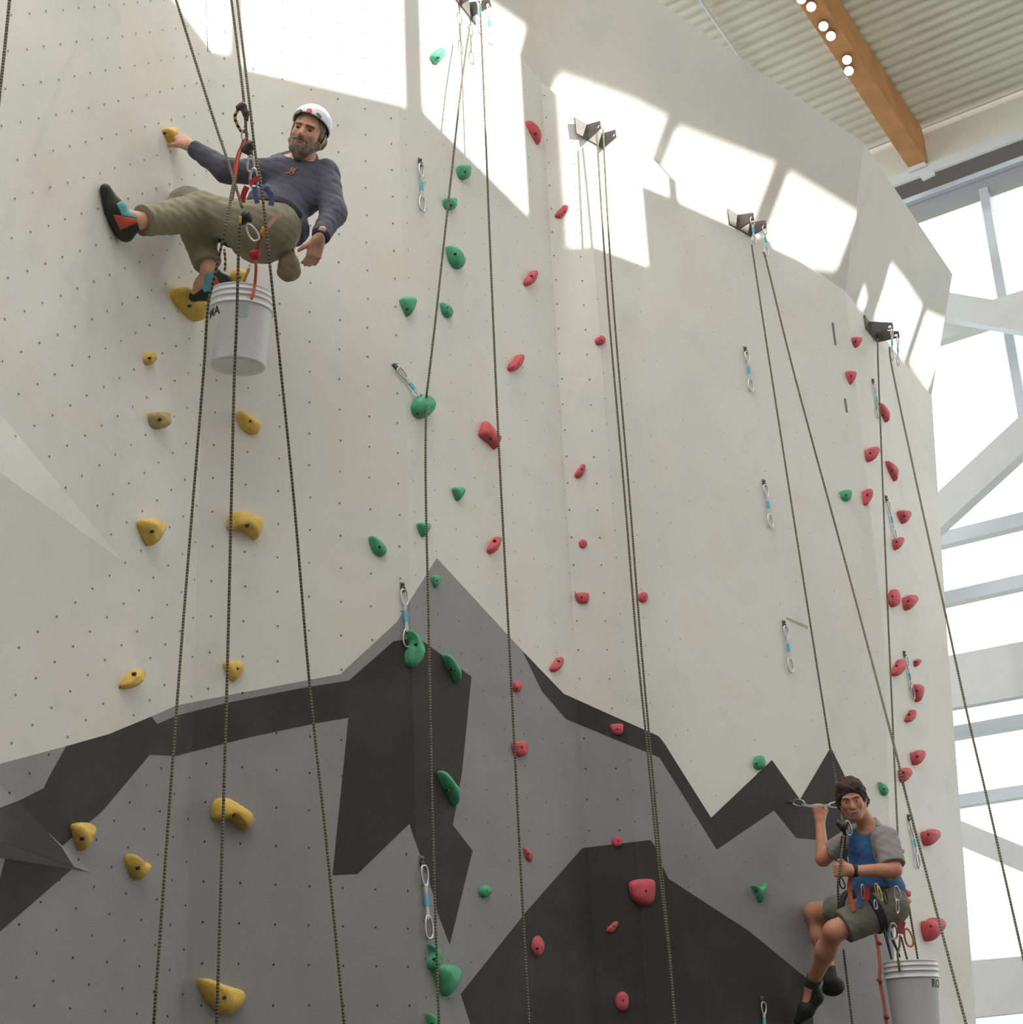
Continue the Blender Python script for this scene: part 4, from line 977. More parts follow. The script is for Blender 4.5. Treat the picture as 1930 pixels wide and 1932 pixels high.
def bucket(top, axis, label, text, tang, bh=.37, R=.15, sticker=None):
    """top: rim centre, axis: up direction"""
    up = nrm(axis); x = nrm(CX-up*CX.dot(up)); y = np.cross(up, x); base = top-up*bh
    Mx = Matrix([[x[0], y[0], up[0], base[0]], [x[1], y[1], up[1], base[1]], [x[2], y[2], up[2], base[2]], [0, 0, 0, 1]])
    e = empty('bucket'); e.matrix_world = Mx; tag(e, label, 'bucket', 'white plastic buckets hung from the climbers')
    rb = R*.88
    V, F = lathe([(0.0005, .004), (rb*.55, .004), (rb*.62, .0), (rb*.8, .0), (rb*.97, .001), (rb, .008), (R*.975, bh*.74), (R*.985, bh*.745), (R*1.045, bh*.75), (R*1.045, bh*.762), (R*.99, bh*.768), (R*.995, bh*.84), (R*1.04, bh*.845), (R*1.04, bh*.86), (R*.995, bh*.866), (R*1.0, bh*.915), (R*1.04, bh*.92), (R*1.04, bh*.935), (R*1.0, bh*.94), (R*1.01, bh*.985), (R*1.03, bh*.99), (R*1.03, bh), (R*.97, bh), (R*.96, bh*.9), (rb*.96, .012), (.0005, .012)])
    pail = mesh('pail', V, F, M_pail, e, True)
    # wire bail hanging down on one side
    b = MB(); b.tube([np.array([R*1.05*math.cos(a), R*1.05*math.sin(a), bh*.86+.0*a]) for a in [math.pi*k/12 for k in range(13)]], .003, 6); b.build('bail_handle', M_chrome, e, True)
    # wrap printed letters round the side
    def wrap(obj_mesh, ang0, z0, dr=.0012):
        for v in obj_mesh.vertices:
            zz_ = z0+v.co.y; r = rb+(R*.975-rb)*min(1, zz_/(bh*.74))+dr; a = ang0+v.co.x/R
            v.co = (r*math.cos(a), r*math.sin(a), zz_)
    cu = bpy.data.curves.new('printed_letters', 'FONT'); cu.body = text; cu.size = .062; cu.align_x = 'LEFT'; cu.offset = .0016; cu.space_character = 1.05
    to = bpy.data.objects.new('printed_letters', cu); COL.objects.link(to)
    dg = bpy.context.evaluated_depsgraph_get(); me = bpy.data.meshes.new_from_object(to.evaluated_get(dg)); bpy.data.objects.remove(to); bpy.data.curves.remove(cu)
    bm = bmesh.new(); bm.from_mesh(me); bmesh.ops.triangulate(bm, faces=bm.faces[:]); bmesh.ops.subdivide_edges(bm, edges=[q for q in bm.edges if q.calc_length() > .012], cuts=2); bm.to_mesh(me); bm.free()
    wrap(me, tang, bh*.60); me.materials.clear(); me.materials.append(M_print)
    to = bpy.data.objects.new('printed_letters', me); COL.objects.link(to); to.parent = pail
    if sticker is not None:
        b = MB(); n = 6; w = .05
        for j in range(2):
            V = [np.array([w*(k/n-.5), .032*(j-.5)*2, 0]) for k in range(n+1)]
            b.v += V
        b.f = [(k, k+1, n+2+k, n+1+k) for k in range(n)]; b.m = [0]*n
        o = b.build('sticker', M_stk, pail); wrap(o.data, sticker, bh*.62, .0014)
    return e

# ------------------------------------------------------------------ bearded climber on the left
def climber_one():
    root_px = (505, 428)
    pel = atY(*root_px, 6.74)
    nk = place(pel, 575, 306, .50, +1)
    root = empty('person', pel); tag(root, 'bearded climber in white helmet, navy top and olive trousers, hanging on ropes', 'person', None)
    hd = place(nk, 582, 252, .165, -1)
    shR = place(nk, 527, 326, .175, -1); shL = place(nk, 613, 328, .165, -1)
    hold_w = hit(322, 256, PLN['A']); nA = PLN['A'][0]
    wrR = place(shR, 361, 277, .52, -1)
    wrR = off_wall(361, 277, .115, 'A')
    elR = mid(shR, wrR, 428, 322, .285, .26)
    elL = place(shL, 629, 402, .28, -1); wrL = place(elL, 604, 447, .245, -1)
    spine = nrm(nk-pel)
    across = nrm(shL-shR)
    hipv = nrm(across*.5+CZ*.55)        # pelvis turned towards the wall on the left
    hipL = pel+hipv*.09-spine*.03; hipR = pel-hipv*.09-spine*.03
    an_w = hit(228, 425, PLN['A'])
    anL = off_wall(258, 417, .10, 'A')
    knL = mid(hipL, anL, 378, 402, .44, .42)
    anR = CAMP+ray(396, 512)*(dist_of(hit(352, 572, PLN['A']))-.20)
    knR = mid(hipR, anR, 352, 388, .43, .42, True)
    info = dict(pel=pel, nk=nk, hd=hd, shR=shR, shL=shL, elR=elR, wrR=wrR, elL=elL, wrL=wrL, hipL=hipL, knL=knL, anL=anL, hipR=hipR, knR=knR, anR=anR)
    if DEBUG:
        for a, b in (('pel', 'nk'), ('nk', 'hd'), ('shR', 'shL'), ('shR', 'elR'), ('elR', 'wrR'), ('shL', 'elL'), ('elL', 'wrL'), ('hipL', 'knL'), ('knL', 'anL'), ('hipR', 'knR'), ('knR', 'anR')): print('C1', a, b, round(float(np.linalg.norm(info[a]-info[b])), 3), np.round(info[a], 2), np.round(info[b], 2))
    chest = nk-spine*.17
    fwd = nrm(np.cross(spine, across)); fwd = fwd if fwd.dot(CZ) > 0 else -fwd
    A = np.array([across, fwd, spine])
    # --- body
    S = SDF()
    S.ell(chest-fwd*.01, A, (.145, .10, .19), .05); S.ell(pel+spine*.08, A, (.13, .095, .13), .05); S.ell(pel-spine*.03, np.array([hipv, np.cross(spine, hipv), spine]), (.145, .11, .10), .05)
    S.cap(shR, shL, .055, .055, .05); S.cap(nk-spine*.02, hd-nrm(hd-nk)*.05, .055, .052, .04)
    S.chain([shR, elR, wrR], [.052, .040, .027], .03); S.chain([shL, elL, wrL], [.052, .040, .027], .03)
    S.chain([hipL, knL, anL], [.08, .055, .038], .04); S.chain([hipR, knR, anR], [.08, .055, .038], .04)
    fw = nrm(CZ*1.0-CX*.15+CY*.0); up = rotv(CY, CZ, -math.radians(17))
    L, HA = head(S, hd, fw, up, 1.02)
    dR = nrm(hold_w+nA*.03-wrR); hand(S, wrR, dR, nrm(CY*.8+CZ*.4-CX*.1), CZ, .75, 1.08, .5)
    dL = nrm(ray(590, 490)*1.0*dist_of(wrL)+CAMP-wrL); hand(S, wrL, dL, nrm(CX*.55+CZ*.8), -CX, .38, 1.02, .25)
    toeL = off_wall(199, 357, .028, 'A'); heelL = off_wall(237, 440, .045, 'A')
    fR = nrm(CAMP+ray(362, 562)*dist_of(anR)-anR); toeR = CAMP+ray(366, 560)*(dist_of(hit(352, 572, PLN['A']))-.17); heelR = CAMP+ray(424, 534)*(dist_of(anR)+.02)
    S.chain([anL, heelL*.5+toeL*.5, toeL], [.036, .034, .022], .03); S.chain([anR, (anR+toeR)/2, toeR], [.036, .032, .022], .03)
    organic('body', S, .0058, M_skin, root)
    # --- shirt
    T = SDF()
    T.ell(chest-fwd*.01, A, (.158, .112, .195), .05); T.ell(pel+spine*.10, A, (.150, .112, .14), .06); T.cap(shR, shL, .064, .064, .05)
    T.chain([shR, elR, wrR+(elR-wrR)*.02], [.070, .060, .043], .035); T.chain([shL, elL, wrL+(elL-wrL)*.05], [.072, .062, .046], .035)
    T.cap(nk-spine*.05, nk+(hd-nk)*.22, .082, .066, .05); T.ell(pel+spine*.02+CX*.06, A, (.135, .11, .09), .05)
    organic('long_sleeved_shirt', T, .0062, M_navy, root, 0, [(nrm(hd-nk), nk+nrm(hd-nk)*.042, .13), (nrm(wrR-elR), wrR-nrm(wrR-elR)*.012, .08), (nrm(wrL-elL), wrL-nrm(wrL-elL)*.006, .08), (-spine, pel-spine*.055, .3)], .0028, 52)
    # --- trousers
    Q = SDF()
    PA = np.array([hipv, np.cross(spine, hipv), spine])
    Q.ell(pel-spine*.03, PA, (.165, .135, .125), .05); Q.ell(pel-spine*.075+CX*.0, PA, (.15, .13, .10), .05)
    Q.chain([hipL, knL], [.115, .094], .05).chain([knL, anL], [.094, .072], .05); Q.chain([hipR, knR], [.112, .084], .04).chain([knR, anR], [.084, .068], .05)
    organic('trousers', Q, .0066, M_olive, root, 0, [(nrm(anL-knL), anL-nrm(anL-knL)*.035, .17), (nrm(anR-knR), anR-nrm(anR-knR)*.045, .17), (spine, pel+spine*.075, .25)], .0034, 46)
    # --- shoes
    for an, heel, toe, nm in ((anL, heelL, toeL, 0), (anR, heelR, toeR, 1)):
        K = SDF(); d = nrm(toe-heel); upf = an-(heel+toe)/2; upf = nrm(upf-d*upf.dot(d))
        K.chain([heel, heel*.45+toe*.55, toe], [.042, .045, .026], .03); K.cap(an-upf*.02, heel*.75+toe*.25, .046, .046, .03)
        par = organic('climbing_shoe', K, .0056, M_black, root, 0, [(upf, an+upf*.012)])
        m1 = heel+d*np.linalg.norm(toe-heel)*.12; m2 = heel+d*np.linalg.norm(toe-heel)*.42
        o = organic('heel_panel', K, .005, M_orange, None, .005, [(nrm(d*.8+upf*.5), m2), (-d, m1), (upf, an-upf*.0), (-upf, heel-upf*.022)]); o.parent = par
        o = organic('shoe_strap', K, .005, M_teal, None, .006, [(d, heel+d*np.linalg.norm(toe-heel)*.66), (-nrm(d*.8+upf*.5), m2), (upf, an+upf*.012), (-upf, heel+upf*.012)]); o.parent = par
    # --- beard, hair, eyes, mouth
    B = SDF(); E = lambda x, y, z, r, k=.015: B.ell(L(x, y, z), HA, np.array(r), k)
    E(0, .052, -.094, (.042, .041, .043), .02); B.cap(L(-.058, .02, -.055), L(-.03, .062, -.09), .022, .026, .02); B.cap(L(.058, .02, -.055), L(.03, .062, -.09), .022, .026, .02); B.cap(L(-.064, .005, -.02), L(-.060, .015, -.055), .014, .02, .015); B.cap(L(.064, .005, -.02), L(.060, .015, -.055), .014, .02, .015)
    B.cap(L(-.032, .082, -.052), L(-.004, .096, -.044), .0105, .0115, .01); B.cap(L(.032, .082, -.052), L(.004, .096, -.044), .0105, .0115, .01); B.cap(L(0, .053, -.115), L(0, .057, -.125), .030, .022, .02)
    organic('beard', B, .0045, M_beard, root, 0, (), .0018, 190)
    Hh = SDF(); Hh.ell(L(0, -.014, .036), HA, (.081, .101, .088), .02)
    for s in (-1, 1): Hh.cap(L(s*.074, .018, .02), L(s*.072, .02, -.02), .011, .009, .012); 
    Hh.cap(L(-.045, -.05, -.02), L(.045, -.05, -.02), .042, .042, .03)
    organic('hair', Hh, .005, M_beard, root, 0, [(nrm(HA[1]*1.0-HA[2]*.25), L(0, .052, .04))], .0015, 160)
    for s in (-1, 1):
        b = SDF(); b.ell(L(s*.031, .0835, .004), HA, (.0125, .0085, .0055), .004); organic('eye', b, .0028, M_eye, root)
        b = SDF(); b.cap(L(s*.015, .099, .022), L(s*.046, .084, .022), .0052, .0042, .004); organic('eyebrow', b, .003, M_brow, root)
    sm = crom([L(-.027, .083, -.052), L(-.014, .0935, -.0605), L(0, .0975, -.0635), L(.014, .0935, -.0605), L(.027, .083, -.052)], 3)
    b = SDF().chain(sm, [.0046]*len(sm), .003); organic('mouth', b, .0028, M_lip, root)
    # --- helmet
    hup = nrm(HA[2]*.97-HA[1]*.24); K = SDF(); K.ell(L(0, -.012, .046), HA, (.100, .122, .103), .02)
    def hollow(f, X, Y, Z):
        c0 = L(0, -.012, .046); q = [((X-c0[0])*HA[i][0]+(Y-c0[1])*HA[i][1]+(Z-c0[2])*HA[i][2]) for i in range(3)]; r = (.092, .114, .095)
        k0 = np.sqrt(sum((q[i]/r[i])**2 for i in range(3))); k1 = np.sqrt(sum((q[i]/r[i]**2)**2 for i in range(3)))+1e-9
        return np.maximum(f, -(k0*(k0-1)/k1)).astype(np.float32)
    hm = empty('helmet', hd); tag(hm, 'white climbing helmet with red dot worn by the bearded climber', 'helmet')
    organic('shell', K, .004, M_helm, hm, 0, [(-nrm(HA[2]+HA[1]*-.42), L(0, .05, .062))], 0, 55, None, hollow)
    for x_, z_, r_, m_, nm in ((-.004, .088, .0135, M_badge, 'badge'), (-.055, .088, .0135, M_vent, 'vent'), (.052, .076, .019, M_vent, 'vent')):
        # disc on the shell surface facing forwards
        d0 = nrm(HA[0]*x_+HA[2]*(z_-.046)+HA[1]*.095); c0 = L(0, -.012, .046)
        # ray to ellipsoid
        q = np.array([HA[i].dot(d0) for i in range(3)])/np.array([.100, .122, .103]); p = c0+d0/np.linalg.norm(q)
        n_ = nrm(sum(HA[i]*(HA[i].dot(p-c0)/np.array([.100, .122, .103])[i]**2) for i in range(3)))
        u = nrm(np.cross(n_, HA[2])); w = np.cross(n_, u); sx, sz = (1, 1) if nm == 'badge' else (1.25, .62); ang = .0 if nm == 'badge' else .5*np.sign(x_)
        u, w = u*math.cos(ang)+w*math.sin(ang), w*math.cos(ang)-u*math.sin(ang)
        rim = [p+n_*.0022+r_*(sx*math.cos(a)*u+sz*math.sin(a)*w) for a in [k*math.pi/8 for k in range(16)]]; bs = [q_-n_*.006 for q_ in rim]
        child(mesh(nm, rim+bs, [tuple(range(16))]+[(k, 16+k, 16+(k+1) % 16, (k+1) % 16) for k in range(16)], m_), hm)
    for s in (-1, 1):
        b = MB().tube(crom([L(s*.086, .0, .03), L(s*.079, .012, -.03), L(s*.055, .03, -.085), L(0, .035, -.118)], 4), .0042, 6); child(b.build('chin_strap', M_dkw, None, True), hm)
    # --- watch
    band('wrist_watch', SDF().cap(elL, wrL, .044, .031), wrL-nrm(wrL-elL)*.012+nrm(wrL-elL)*.012, wrL-elL, .02, M_dkw, root, .008, .004)
    # --- shirt emblem: small orange crossed tools
    cp_ = CAMP+ray(548, 322)*(dist_of(chest)-.12)
    b = MB()
    def onshirt(x, y):
        # march along the view ray to the shirt surface
        d = ray(x, y); t0 = dist_of(chest)-.30
        for i in range(160):
            p = CAMP+d*(t0+i*.003)
            if sdf_at(T, p) < .004: return p-d*.002
        return CAMP+d*(dist_of(chest)-.11)
    for pts in ([(539, 328), (545, 326), (550, 329), (553, 325), (549, 320), (552, 316)], [(541, 329), (550, 322), (562, 317)], [(551, 329), (556, 322), (554, 317)]):
        b.tube(crom([onshirt(*p) for p in pts], 3), .0022, 5)
    child(b.build('chest_emblem', mat('emblem_orange', srgb(222, 140, 70), .7), None, True), root)
    # --- harness
    wc = pel+spine*.045; organic('harness_belt', SDF().ell(pel+spine*.0, PA, (.165, .135, .16)), .006, M_dkw, root, .010, [(spine, wc+spine*.022), (-spine, wc-spine*.022)])
    for hp_, kn_ in ((hipL, knL), (hipR, knR)):
        d = nrm(kn_-hp_); LL = SDF().cap(hp_, kn_, .112, .084); band('leg_loop', LL, hp_+d*.13, d, .045, M_dkw if hp_ is hipR else M_olive, root, .010)
    return dict(root=root, pel=pel, chest=chest, spine=spine, fwd=fwd, T=T, Q=Q, hipL=hipL, knL=knL, wrR=wrR)
def sdf_at(S, p):
    f = .5
    for t, a, b, ra, rb, k in S.ops:
        if t == 'c':
            ba = b-a; T_ = min(1, max(0, (p-a).dot(ba)/max(ba.dot(ba), 1e-9))); d = np.linalg.norm(p-a-T_*ba)-(ra+(rb-ra)*T_)
        elif t == 'e':
            q = np.array([b[i].dot(p-a) for i in range(3)]); k0 = np.linalg.norm(q/ra); k1 = np.linalg.norm(q/ra**2)+1e-9; d = k0*(k0-1)/k1
        else: continue
        h = min(1, max(0, .5+.5*(f-d)/k)); f = f*(1-h)+d*h-k*h*(1-h)
    return f
DEBUG = False
C1 = climber_one()
#GEAR1
# ------------------------------------------------------------------ gear of the bearded climber
D0 = dist_of(C1['pel'])
def R3(px, py, d): return CAMP+ray(px, py)*d
def safe(px, py, d, m=.10):
    P, n, f = wall_hit(px, py); return R3(px, py, min(d, dist_of(P)-m))
def rope_d(pts, label, **kw):
    """pixels with explicit ray distance"""
    return rope([safe(x, y, d, .24 if y > 800 else .10) for x, y, d in pts], label, **kw)
rope_d([(326, -20, D0+.55), (400, 215, D0+.05), (426, 292, D0-.16), (444, 349, D0-.34), (457, 392, D0-.44)], 'rope slanting from top left down to the bearded climber\'s thigh device', r=.0066)
rope_d([(453, 420, D0-.47), (450, 480, D0-.47), (446, 620, D0-.47), (441, 750, D0-.46), (428, 1300, D0-.3), (408, 1960, D0-.45)], 'middle of three ropes hanging below the bearded climber', r=.0068)
rope_d([(434, -20, D0+.45), (448, 90, D0+.15), (460, 190, D0-.12), (467, 290, D0-.2)], 'rope from above running into the bearded climber\'s ascender', r=.0066)
rope_d([(445, -20, D0+.40), (469, 180, D0-.16), (482, 292, D0-.30), (493, 351, D0-.36), (507, 480, D0-.42), (529, 690, D0-.40), (556, 960, D0-.36), (584, 1290, D0-.3), (617, 1600, D0-.3), (652, 1960, D0-.4)], 'rightmost of the ropes passing in front of the bearded climber', r=.0066)
rope_d([(443, 332, D0-.34), (436, 372, D0-.46), (426, 426, D0-.54), (414, 480, D0-.50), (400, 541, D0-.44), (392, 581, D0-.42), (383, 715, D0-.38), (358, 1020, D0-.33), (333, 1340, D0-.3), (288, 1960, D0-.4)], 'leftmost of three ropes hanging below the bearded climber', r=.0066)
def gear(name, label, cat): e = empty(name, C1['pel']); tag(e, label, cat, 'rope gear of the bearded climber'); return e
# hand ascender
g = gear('ascender', 'dark hand ascender with yellow loop above the bearded climber\'s shoulder', 'ascender')
S_ = SDF(); S_.chain([R3(450, 203, D0-.14), R3(458, 200, D0-.14), R3(464, 214, D0-.15), R3(465, 226, D0-.16)], [.014, .018, .016, .010], .01); organic('ascender_body', S_, .004, M_dev, g)
child(MB().tube(crom([R3(*p, D0-.15) for p in ((449, 208), (443, 220), (448, 236), (456, 248), (462, 246), (464, 232))], 4), .0075, 8).build('handle_loop', rope_mat('loop_black_yellow', (.03, .03, .03, 1), srgb(205, 170, 60), .02), None, True), g)
biner(R3(462, 244, D0-.17), -CY, CX, .05, .03, .005, M_chrome, 'ascender_carabiner', g)
# descender under it
g = gear('descender', 'grey rope descender hanging above the bearded climber\'s chest', 'descender')
S_ = SDF(); S_.chain([R3(462, 281, D0-.22), R3(472, 274, D0-.22), R3(478, 277, D0-.22)], [.02, .022, .012], .012); S_.cap(R3(468, 284, D0-.22), R3(474, 293, D0-.23), .02, .012, .012); organic('descender_body', S_, .004, M_dev, g)
biner(R3(473, 294, D0-.24), -CY, CX, .075, .032, .005, M_chrome, 'descender_carabiner', g); biner(R3(479, 318, D0-.28), -CY, CX, .09, .036, .0055, M_chrome, 'descender_carabiner', g)
# red tether
g = gear('tether', 'red and orange webbing tether from ascender to the bearded climber\'s harness', 'tether')
strap([R3(*p, d) for *p, d in ((462, 262, D0-.18), (458, 274, D0-.19), (449, 296, D0-.22), (444, 322, D0-.26), (441, 350, D0-.29), (436, 377, D0-.32))], .020, .006, CX, M_redw, 'red_webbing', g)
strap([R3(*p, d) for *p, d in ((464, 258, D0-.19), (461, 270, D0-.20), (451, 292, D0-.235), (446, 320, D0-.275), (442, 346, D0-.305), (437, 376, D0-.335))], .008, .006, CX, M_orw, 'orange_webbing', g)
strap([R3(*p, D0-.30) for p in ((472, 346), (482, 339), (494, 337))], .026, .008, CY, M_redw, 'red_loop', g)
strap([R3(*p, D0-.28) for p in ((466, 352), (460, 366), (457, 382))], .026, .008, CX, M_redw, 'red_loop', g)
strap([R3(*p, D0-.30) for p in ((480, 352), (482, 370), (486, 384))], .022, .008, CX, M_blw, 'blue_loop', g)
strap([R3(*p, D0-.30) for p in ((505, 358), (513, 372), (511, 388))], .026, .008, CX, M_blw, 'blue_loop', g)
S_ = SDF(); S_.chain([R3(495, 358, D0-.30), R3(504, 354, D0-.30), R3(507, 362, D0-.30)], [.010, .013, .010], .01); organic('tie_in_knot', S_, .004, M_blw, g)
# belay device on the thigh
g = gear('belay_device', 'black belay device with yellow edge on the bearded climber\'s thigh', 'belay device')
S_ = SDF(); S_.chain([R3(458, 418, D0-.44), R3(464, 408, D0-.44), R3(472, 415, D0-.44)], [.016, .022, .012], .012); organic('device_body', S_, .004, M_lampb, g)
S_ = SDF(); S_.cap(R3(453.5, 410, D0-.46), R3(453, 421, D0-.46), .007, .006); organic('device_edge', S_, .0035, M_yelw, g)
biner(R3(467, 424, D0-.46), nrm(CX*.6-CY), nrm(CX+CY*.6), .085, .04, .005, M_chrome, 'device_carabiner', g)
# orange cord down to the bucket
g = gear('hauling_cord', 'orange knotted cord tying the white bucket to the bearded climber\'s harness', 'cord')
strap([R3(*p, D0-.35) for p in ((533, 406), (522, 409), (511, 420), (505, 429))], .018, .008, CY, mat('webbing_pink', srgb(205, 160, 140), .8), 'pale_webbing', g)
strap([R3(*p, D0-.35) for p in ((505, 427), (500, 437), (494, 446))], .022, .009, CX, M_orw, 'orange_webbing', g)
S_ = SDF(); S_.cap(R3(496, 430, D0-.37), R3(493, 438, D0-.37), .007, .006); organic('cord_clip', S_, .0035, M_yelw, g)
child(MB().tube(crom([R3(*p, D0-.37) for p in ((494, 444), (488, 456), (485, 472), (482, 482))], 4), .012, 8).build('cord_bundle', mat('cord_rust', srgb(150, 84, 62), .8, var=.3, scale=60), None, True), g)
S_ = SDF(); S_.cap(R3(476, 478, D0-.37), R3(484, 476, D0-.375), .014, .014); S_.cap(R3(478, 486, D0-.37), R3(484, 485, D0-.375), .013, .013); organic('cord_knot', S_, .004, M_redw, g, 0, (), .002, 160)
child(MB().tube(crom([R3(*p, d) for *p, d in ((481, 488, D0-.37), (483, 505, D0-.37), (481, 535, D0-.32), (478, 553, D0-.345), (474, 565, D0-.35))], 4), .0075, 8).build('hanging_cord', M_orw, None, True), g)
child(MB().tube([R3(470, 506, D0-.2), R3(462, 526, D0-.2), R3(456, 545, D0-.2)], .0075, 8).build('hanging_cord', mat('cord_amber', srgb(186, 140, 58), .8, var=.3, scale=80), None, True), g)
child(MB().tube(crom([R3(*p, D0-.22) for p in ((423, 470), (425, 490), (424, 512))], 4), .006, 8).build('hanging_cord', MAT['loop_black_yellow'], None, True), g)
upb = nrm(np.array([0, 0, 1.])+CX*.055+CZ*.10)
bucket(R3(456.5, 556, D0-.17), upb, 'white plastic bucket hanging under the bearded climber', 'ROMA', math.radians(-192), .37, .150, math.radians(-76))
# canvas sack at the hip
sk = empty('chalk_bag', R3(545, 500, D0-.12)); tag(sk, 'tan canvas bag hanging behind the bearded climber\'s hip', 'bag')
S_ = SDF(); S_.chain([R3(546, 477, D0-.10), R3(545, 497, D0-.10), R3(546, 514, D0-.10)], [.026, .046, .044], .02); S_.cap(R3(535, 514, D0-.10), R3(556, 512, D0-.10), .032, .032, .02); organic('sack', S_, .0055, M_sack, sk, 0, (), .003, 60)
S_ = SDF(); S_.cap(R3(540, 471, D0-.11), R3(551, 473, D0-.11), .011, .011); organic('sack_neck', S_, .004, mat('sack_neck_dark', srgb(86, 72, 52), .9), sk)
child(MB().tube([R3(546, 471, D0-.11), R3(545, 457, D0-.10), R3(544, 450, D0-.08)], .004, 6).build('drawcord', M_dkw, None, True), sk)

# ------------------------------------------------------------------ dark-haired climber on the right
def climber_two():
    nE_ = PLN['E'][0]
    knR = off_wall(1538, 1722, .068, 'E')
    best = None
    for i in range(120):
        Y = 9.4+i*.01; p = atY(1655, 1702, Y); q = p-nrm(CZ*.9+CX*.2)*.09
        e = abs(np.linalg.norm(q-knR)-.44)
        if Y < knR[1]-.02 and (best is None or e < best[0]): best = (e, p, Y)
    pel = best[1]
    root = empty('person', pel); tag(root, 'dark-haired climber in grey and blue shirt and shorts, pulling on a quickdraw', 'person')
    nk = place(pel, 1641, 1560, .49, +1); 
    if (nk-pel)[1] > .12: nk = R3(1641, 1560, dist_of(pel)+.05)
    spine = nrm(nk-pel); fwd = nrm(-CX*.85+CZ*.52); fwd = nrm(fwd-spine*fwd.dot(spine)); left = np.cross(spine, fwd)
    hd = R3(1607, 1508, dist_of(nk)-.10)
    shL = R3(1670, 1583, dist_of(nk)-.13); shR = R3(1616, 1578, dist_of(nk)+.10)
    elL = place(shL, 1688, 1641, .27, +1) if False else R3(1686, 1641, dist_of(shL)-.10); wrL = place(elL, 1610, 1643, .25, -1)
    wrR = R3(1547, 1552, dist_of(hit(1547, 1552, PLN['E']))-.28); elR = mid(shR, wrR, 1553, 1620, .28, .25)
    hv = nrm(left); hipL = pel+hv*.09-spine*.03; hipR = pel-hv*.09-spine*.03
    anL = R3(1531, 1858, dist_of(hit(1531, 1858, PLN['E']))-.22); knL = mid(hipL, anL, 1574, 1757, .43, .42)
    anR = R3(1566, 1846, dist_of(knR)-.02+.0)
    toeL = R3(1506, 1925, dist_of(hit(1506, 1925, PLN['E']))-.06); heelL = anL+nrm(-CY*1.0+CX*.35)*.075
    toeR = hit(1548, 1868, PLN['E'])+nE_*.05; heelR = anR+nrm(-CY*.6+CX*.5)*.06
    info = dict(pel=pel, nk=nk, hd=hd, shR=shR, shL=shL, elR=elR, wrR=wrR, elL=elL, wrL=wrL, hipL=hipL, knL=knL, anL=anL, hipR=hipR, knR=knR, anR=anR)
    if DEBUG:
        for a, b in (('pel', 'nk'), ('nk', 'hd'), ('shR', 'shL'), ('shR', 'elR'), ('elR', 'wrR'), ('shL', 'elL'), ('elL', 'wrL'), ('hipL', 'knL'), ('knL', 'anL'), ('hipR', 'knR'), ('knR', 'anR')): print('C2', a, b, round(float(np.linalg.norm(info[a]-info[b])), 3), np.round(info[a], 2), np.round(info[b], 2))
    chest = nk-spine*.17; A = np.array([left, fwd, spine])
    S = SDF()
    S.ell(chest, A, (.145, .105, .18), .05); S.ell(pel+spine*.08, A, (.13, .10, .13), .05); S.ell(pel-spine*.03, A, (.145, .115, .10), .05)
    S.cap(shR, shL, .055, .055, .05); S.cap(nk-spine*.02, hd-nrm(hd-nk)*.05, .052, .05, .04)
    S.chain([shR, elR, wrR], [.052, .042, .028], .03); S.chain([shL, elL, wrL], [.052, .043, .029], .03)
    S.chain([hipL, knL], [.085, .060], .04); S.chain([knL, knL*.65+anL*.35, anL], [.056, .058, .036], .03)
    S.chain([hipR, knR], [.085, .062], .04); S.chain([knR, knR*.65+anR*.35, anR], [.056, .056, .036], .03)
    fw = nrm(CZ-CX*.22-CY*.02); up = rotv(CY, CZ, math.radians(11)); L, HA = head(S, hd, fw, up, .98)
    gL = R3(1582, 1642, dist_of(wrL)+.01); hand(S, wrL, nrm(gL-wrL), nrm(CZ+CY*.3), CY, .95, .98, .6)
    gR = R3(1544, 1520, dist_of(wrR)); hand(S, wrR, nrm(gR-wrR), nrm(CZ*.9+CX*.2), CX, 1.15, 1.02, .7)
    S.chain([anL, heelL*.5+toeL*.5, toeL], [.036, .034, .022], .03); S.chain([anR, heelR*.5+toeR*.5, toeR], [.036, .034, .022], .03)
    organic('body', S, .006, M_skin2, root)
    T = SDF(); T.ell(chest, A, (.160, .120, .19), .05); T.ell(pel+spine*.10, A, (.150, .122, .15), .06); T.cap(shR, shL, .066, .066, .05)
    T.cap(shR, shR*.9+elR*.1, .070, .070, .035); T.cap(shL, shL*.9+elL*.1, .074, .074, .035); T.cap(nk-spine*.05, nk+(hd-nk)*.05, .075, .060, .04)
    T.ell(pel+spine*.06-fwd*.03, A, (.16, .135, .11), .05)
    lowc = pel+spine*.0-fwd*.0
    def mf(c):
        def seg(a, b): 
            ba = b-a; t = np.clip(((c-a)@ba)/ba.dot(ba), 0, 1); return np.linalg.norm(c-a-t[:, None]*ba, axis=1)
        arm = np.minimum(seg(shL, elL), seg(shR, elR)); hgt = (c-pel)@spine; fr = (c-chest)@fwd
        return np.where((arm > .088) & (hgt < .43), 1, 0)
    M_tee = mat('tee_grey', srgb(150, 146, 142), .85, var=.15, scale=10, bump=.1, bscale=240); M_blue = mat('tee_blue', srgb(64, 118, 168), .85, var=.3, scale=7, col2=srgb(50, 70, 124))
    organic('tee_shirt', T, .0062, [M_tee, M_blue], root, 0, [(nrm(hd-nk), nk+nrm(hd-nk)*.026, .13), (-spine, pel+spine*.02, .3)], .0026, 50, mf)
    for a_, b_, t_, r0_, r1_ in ((shR, elR, .70, .074, .070), (shL, elL, .86, .078, .076)):
        organic('sleeve', SDF().cap(a_, b_, r0_, r1_), .006, M_tee, root, 0, [(nrm(b_-a_), a_+(b_-a_)*t_)], .0026, 50)
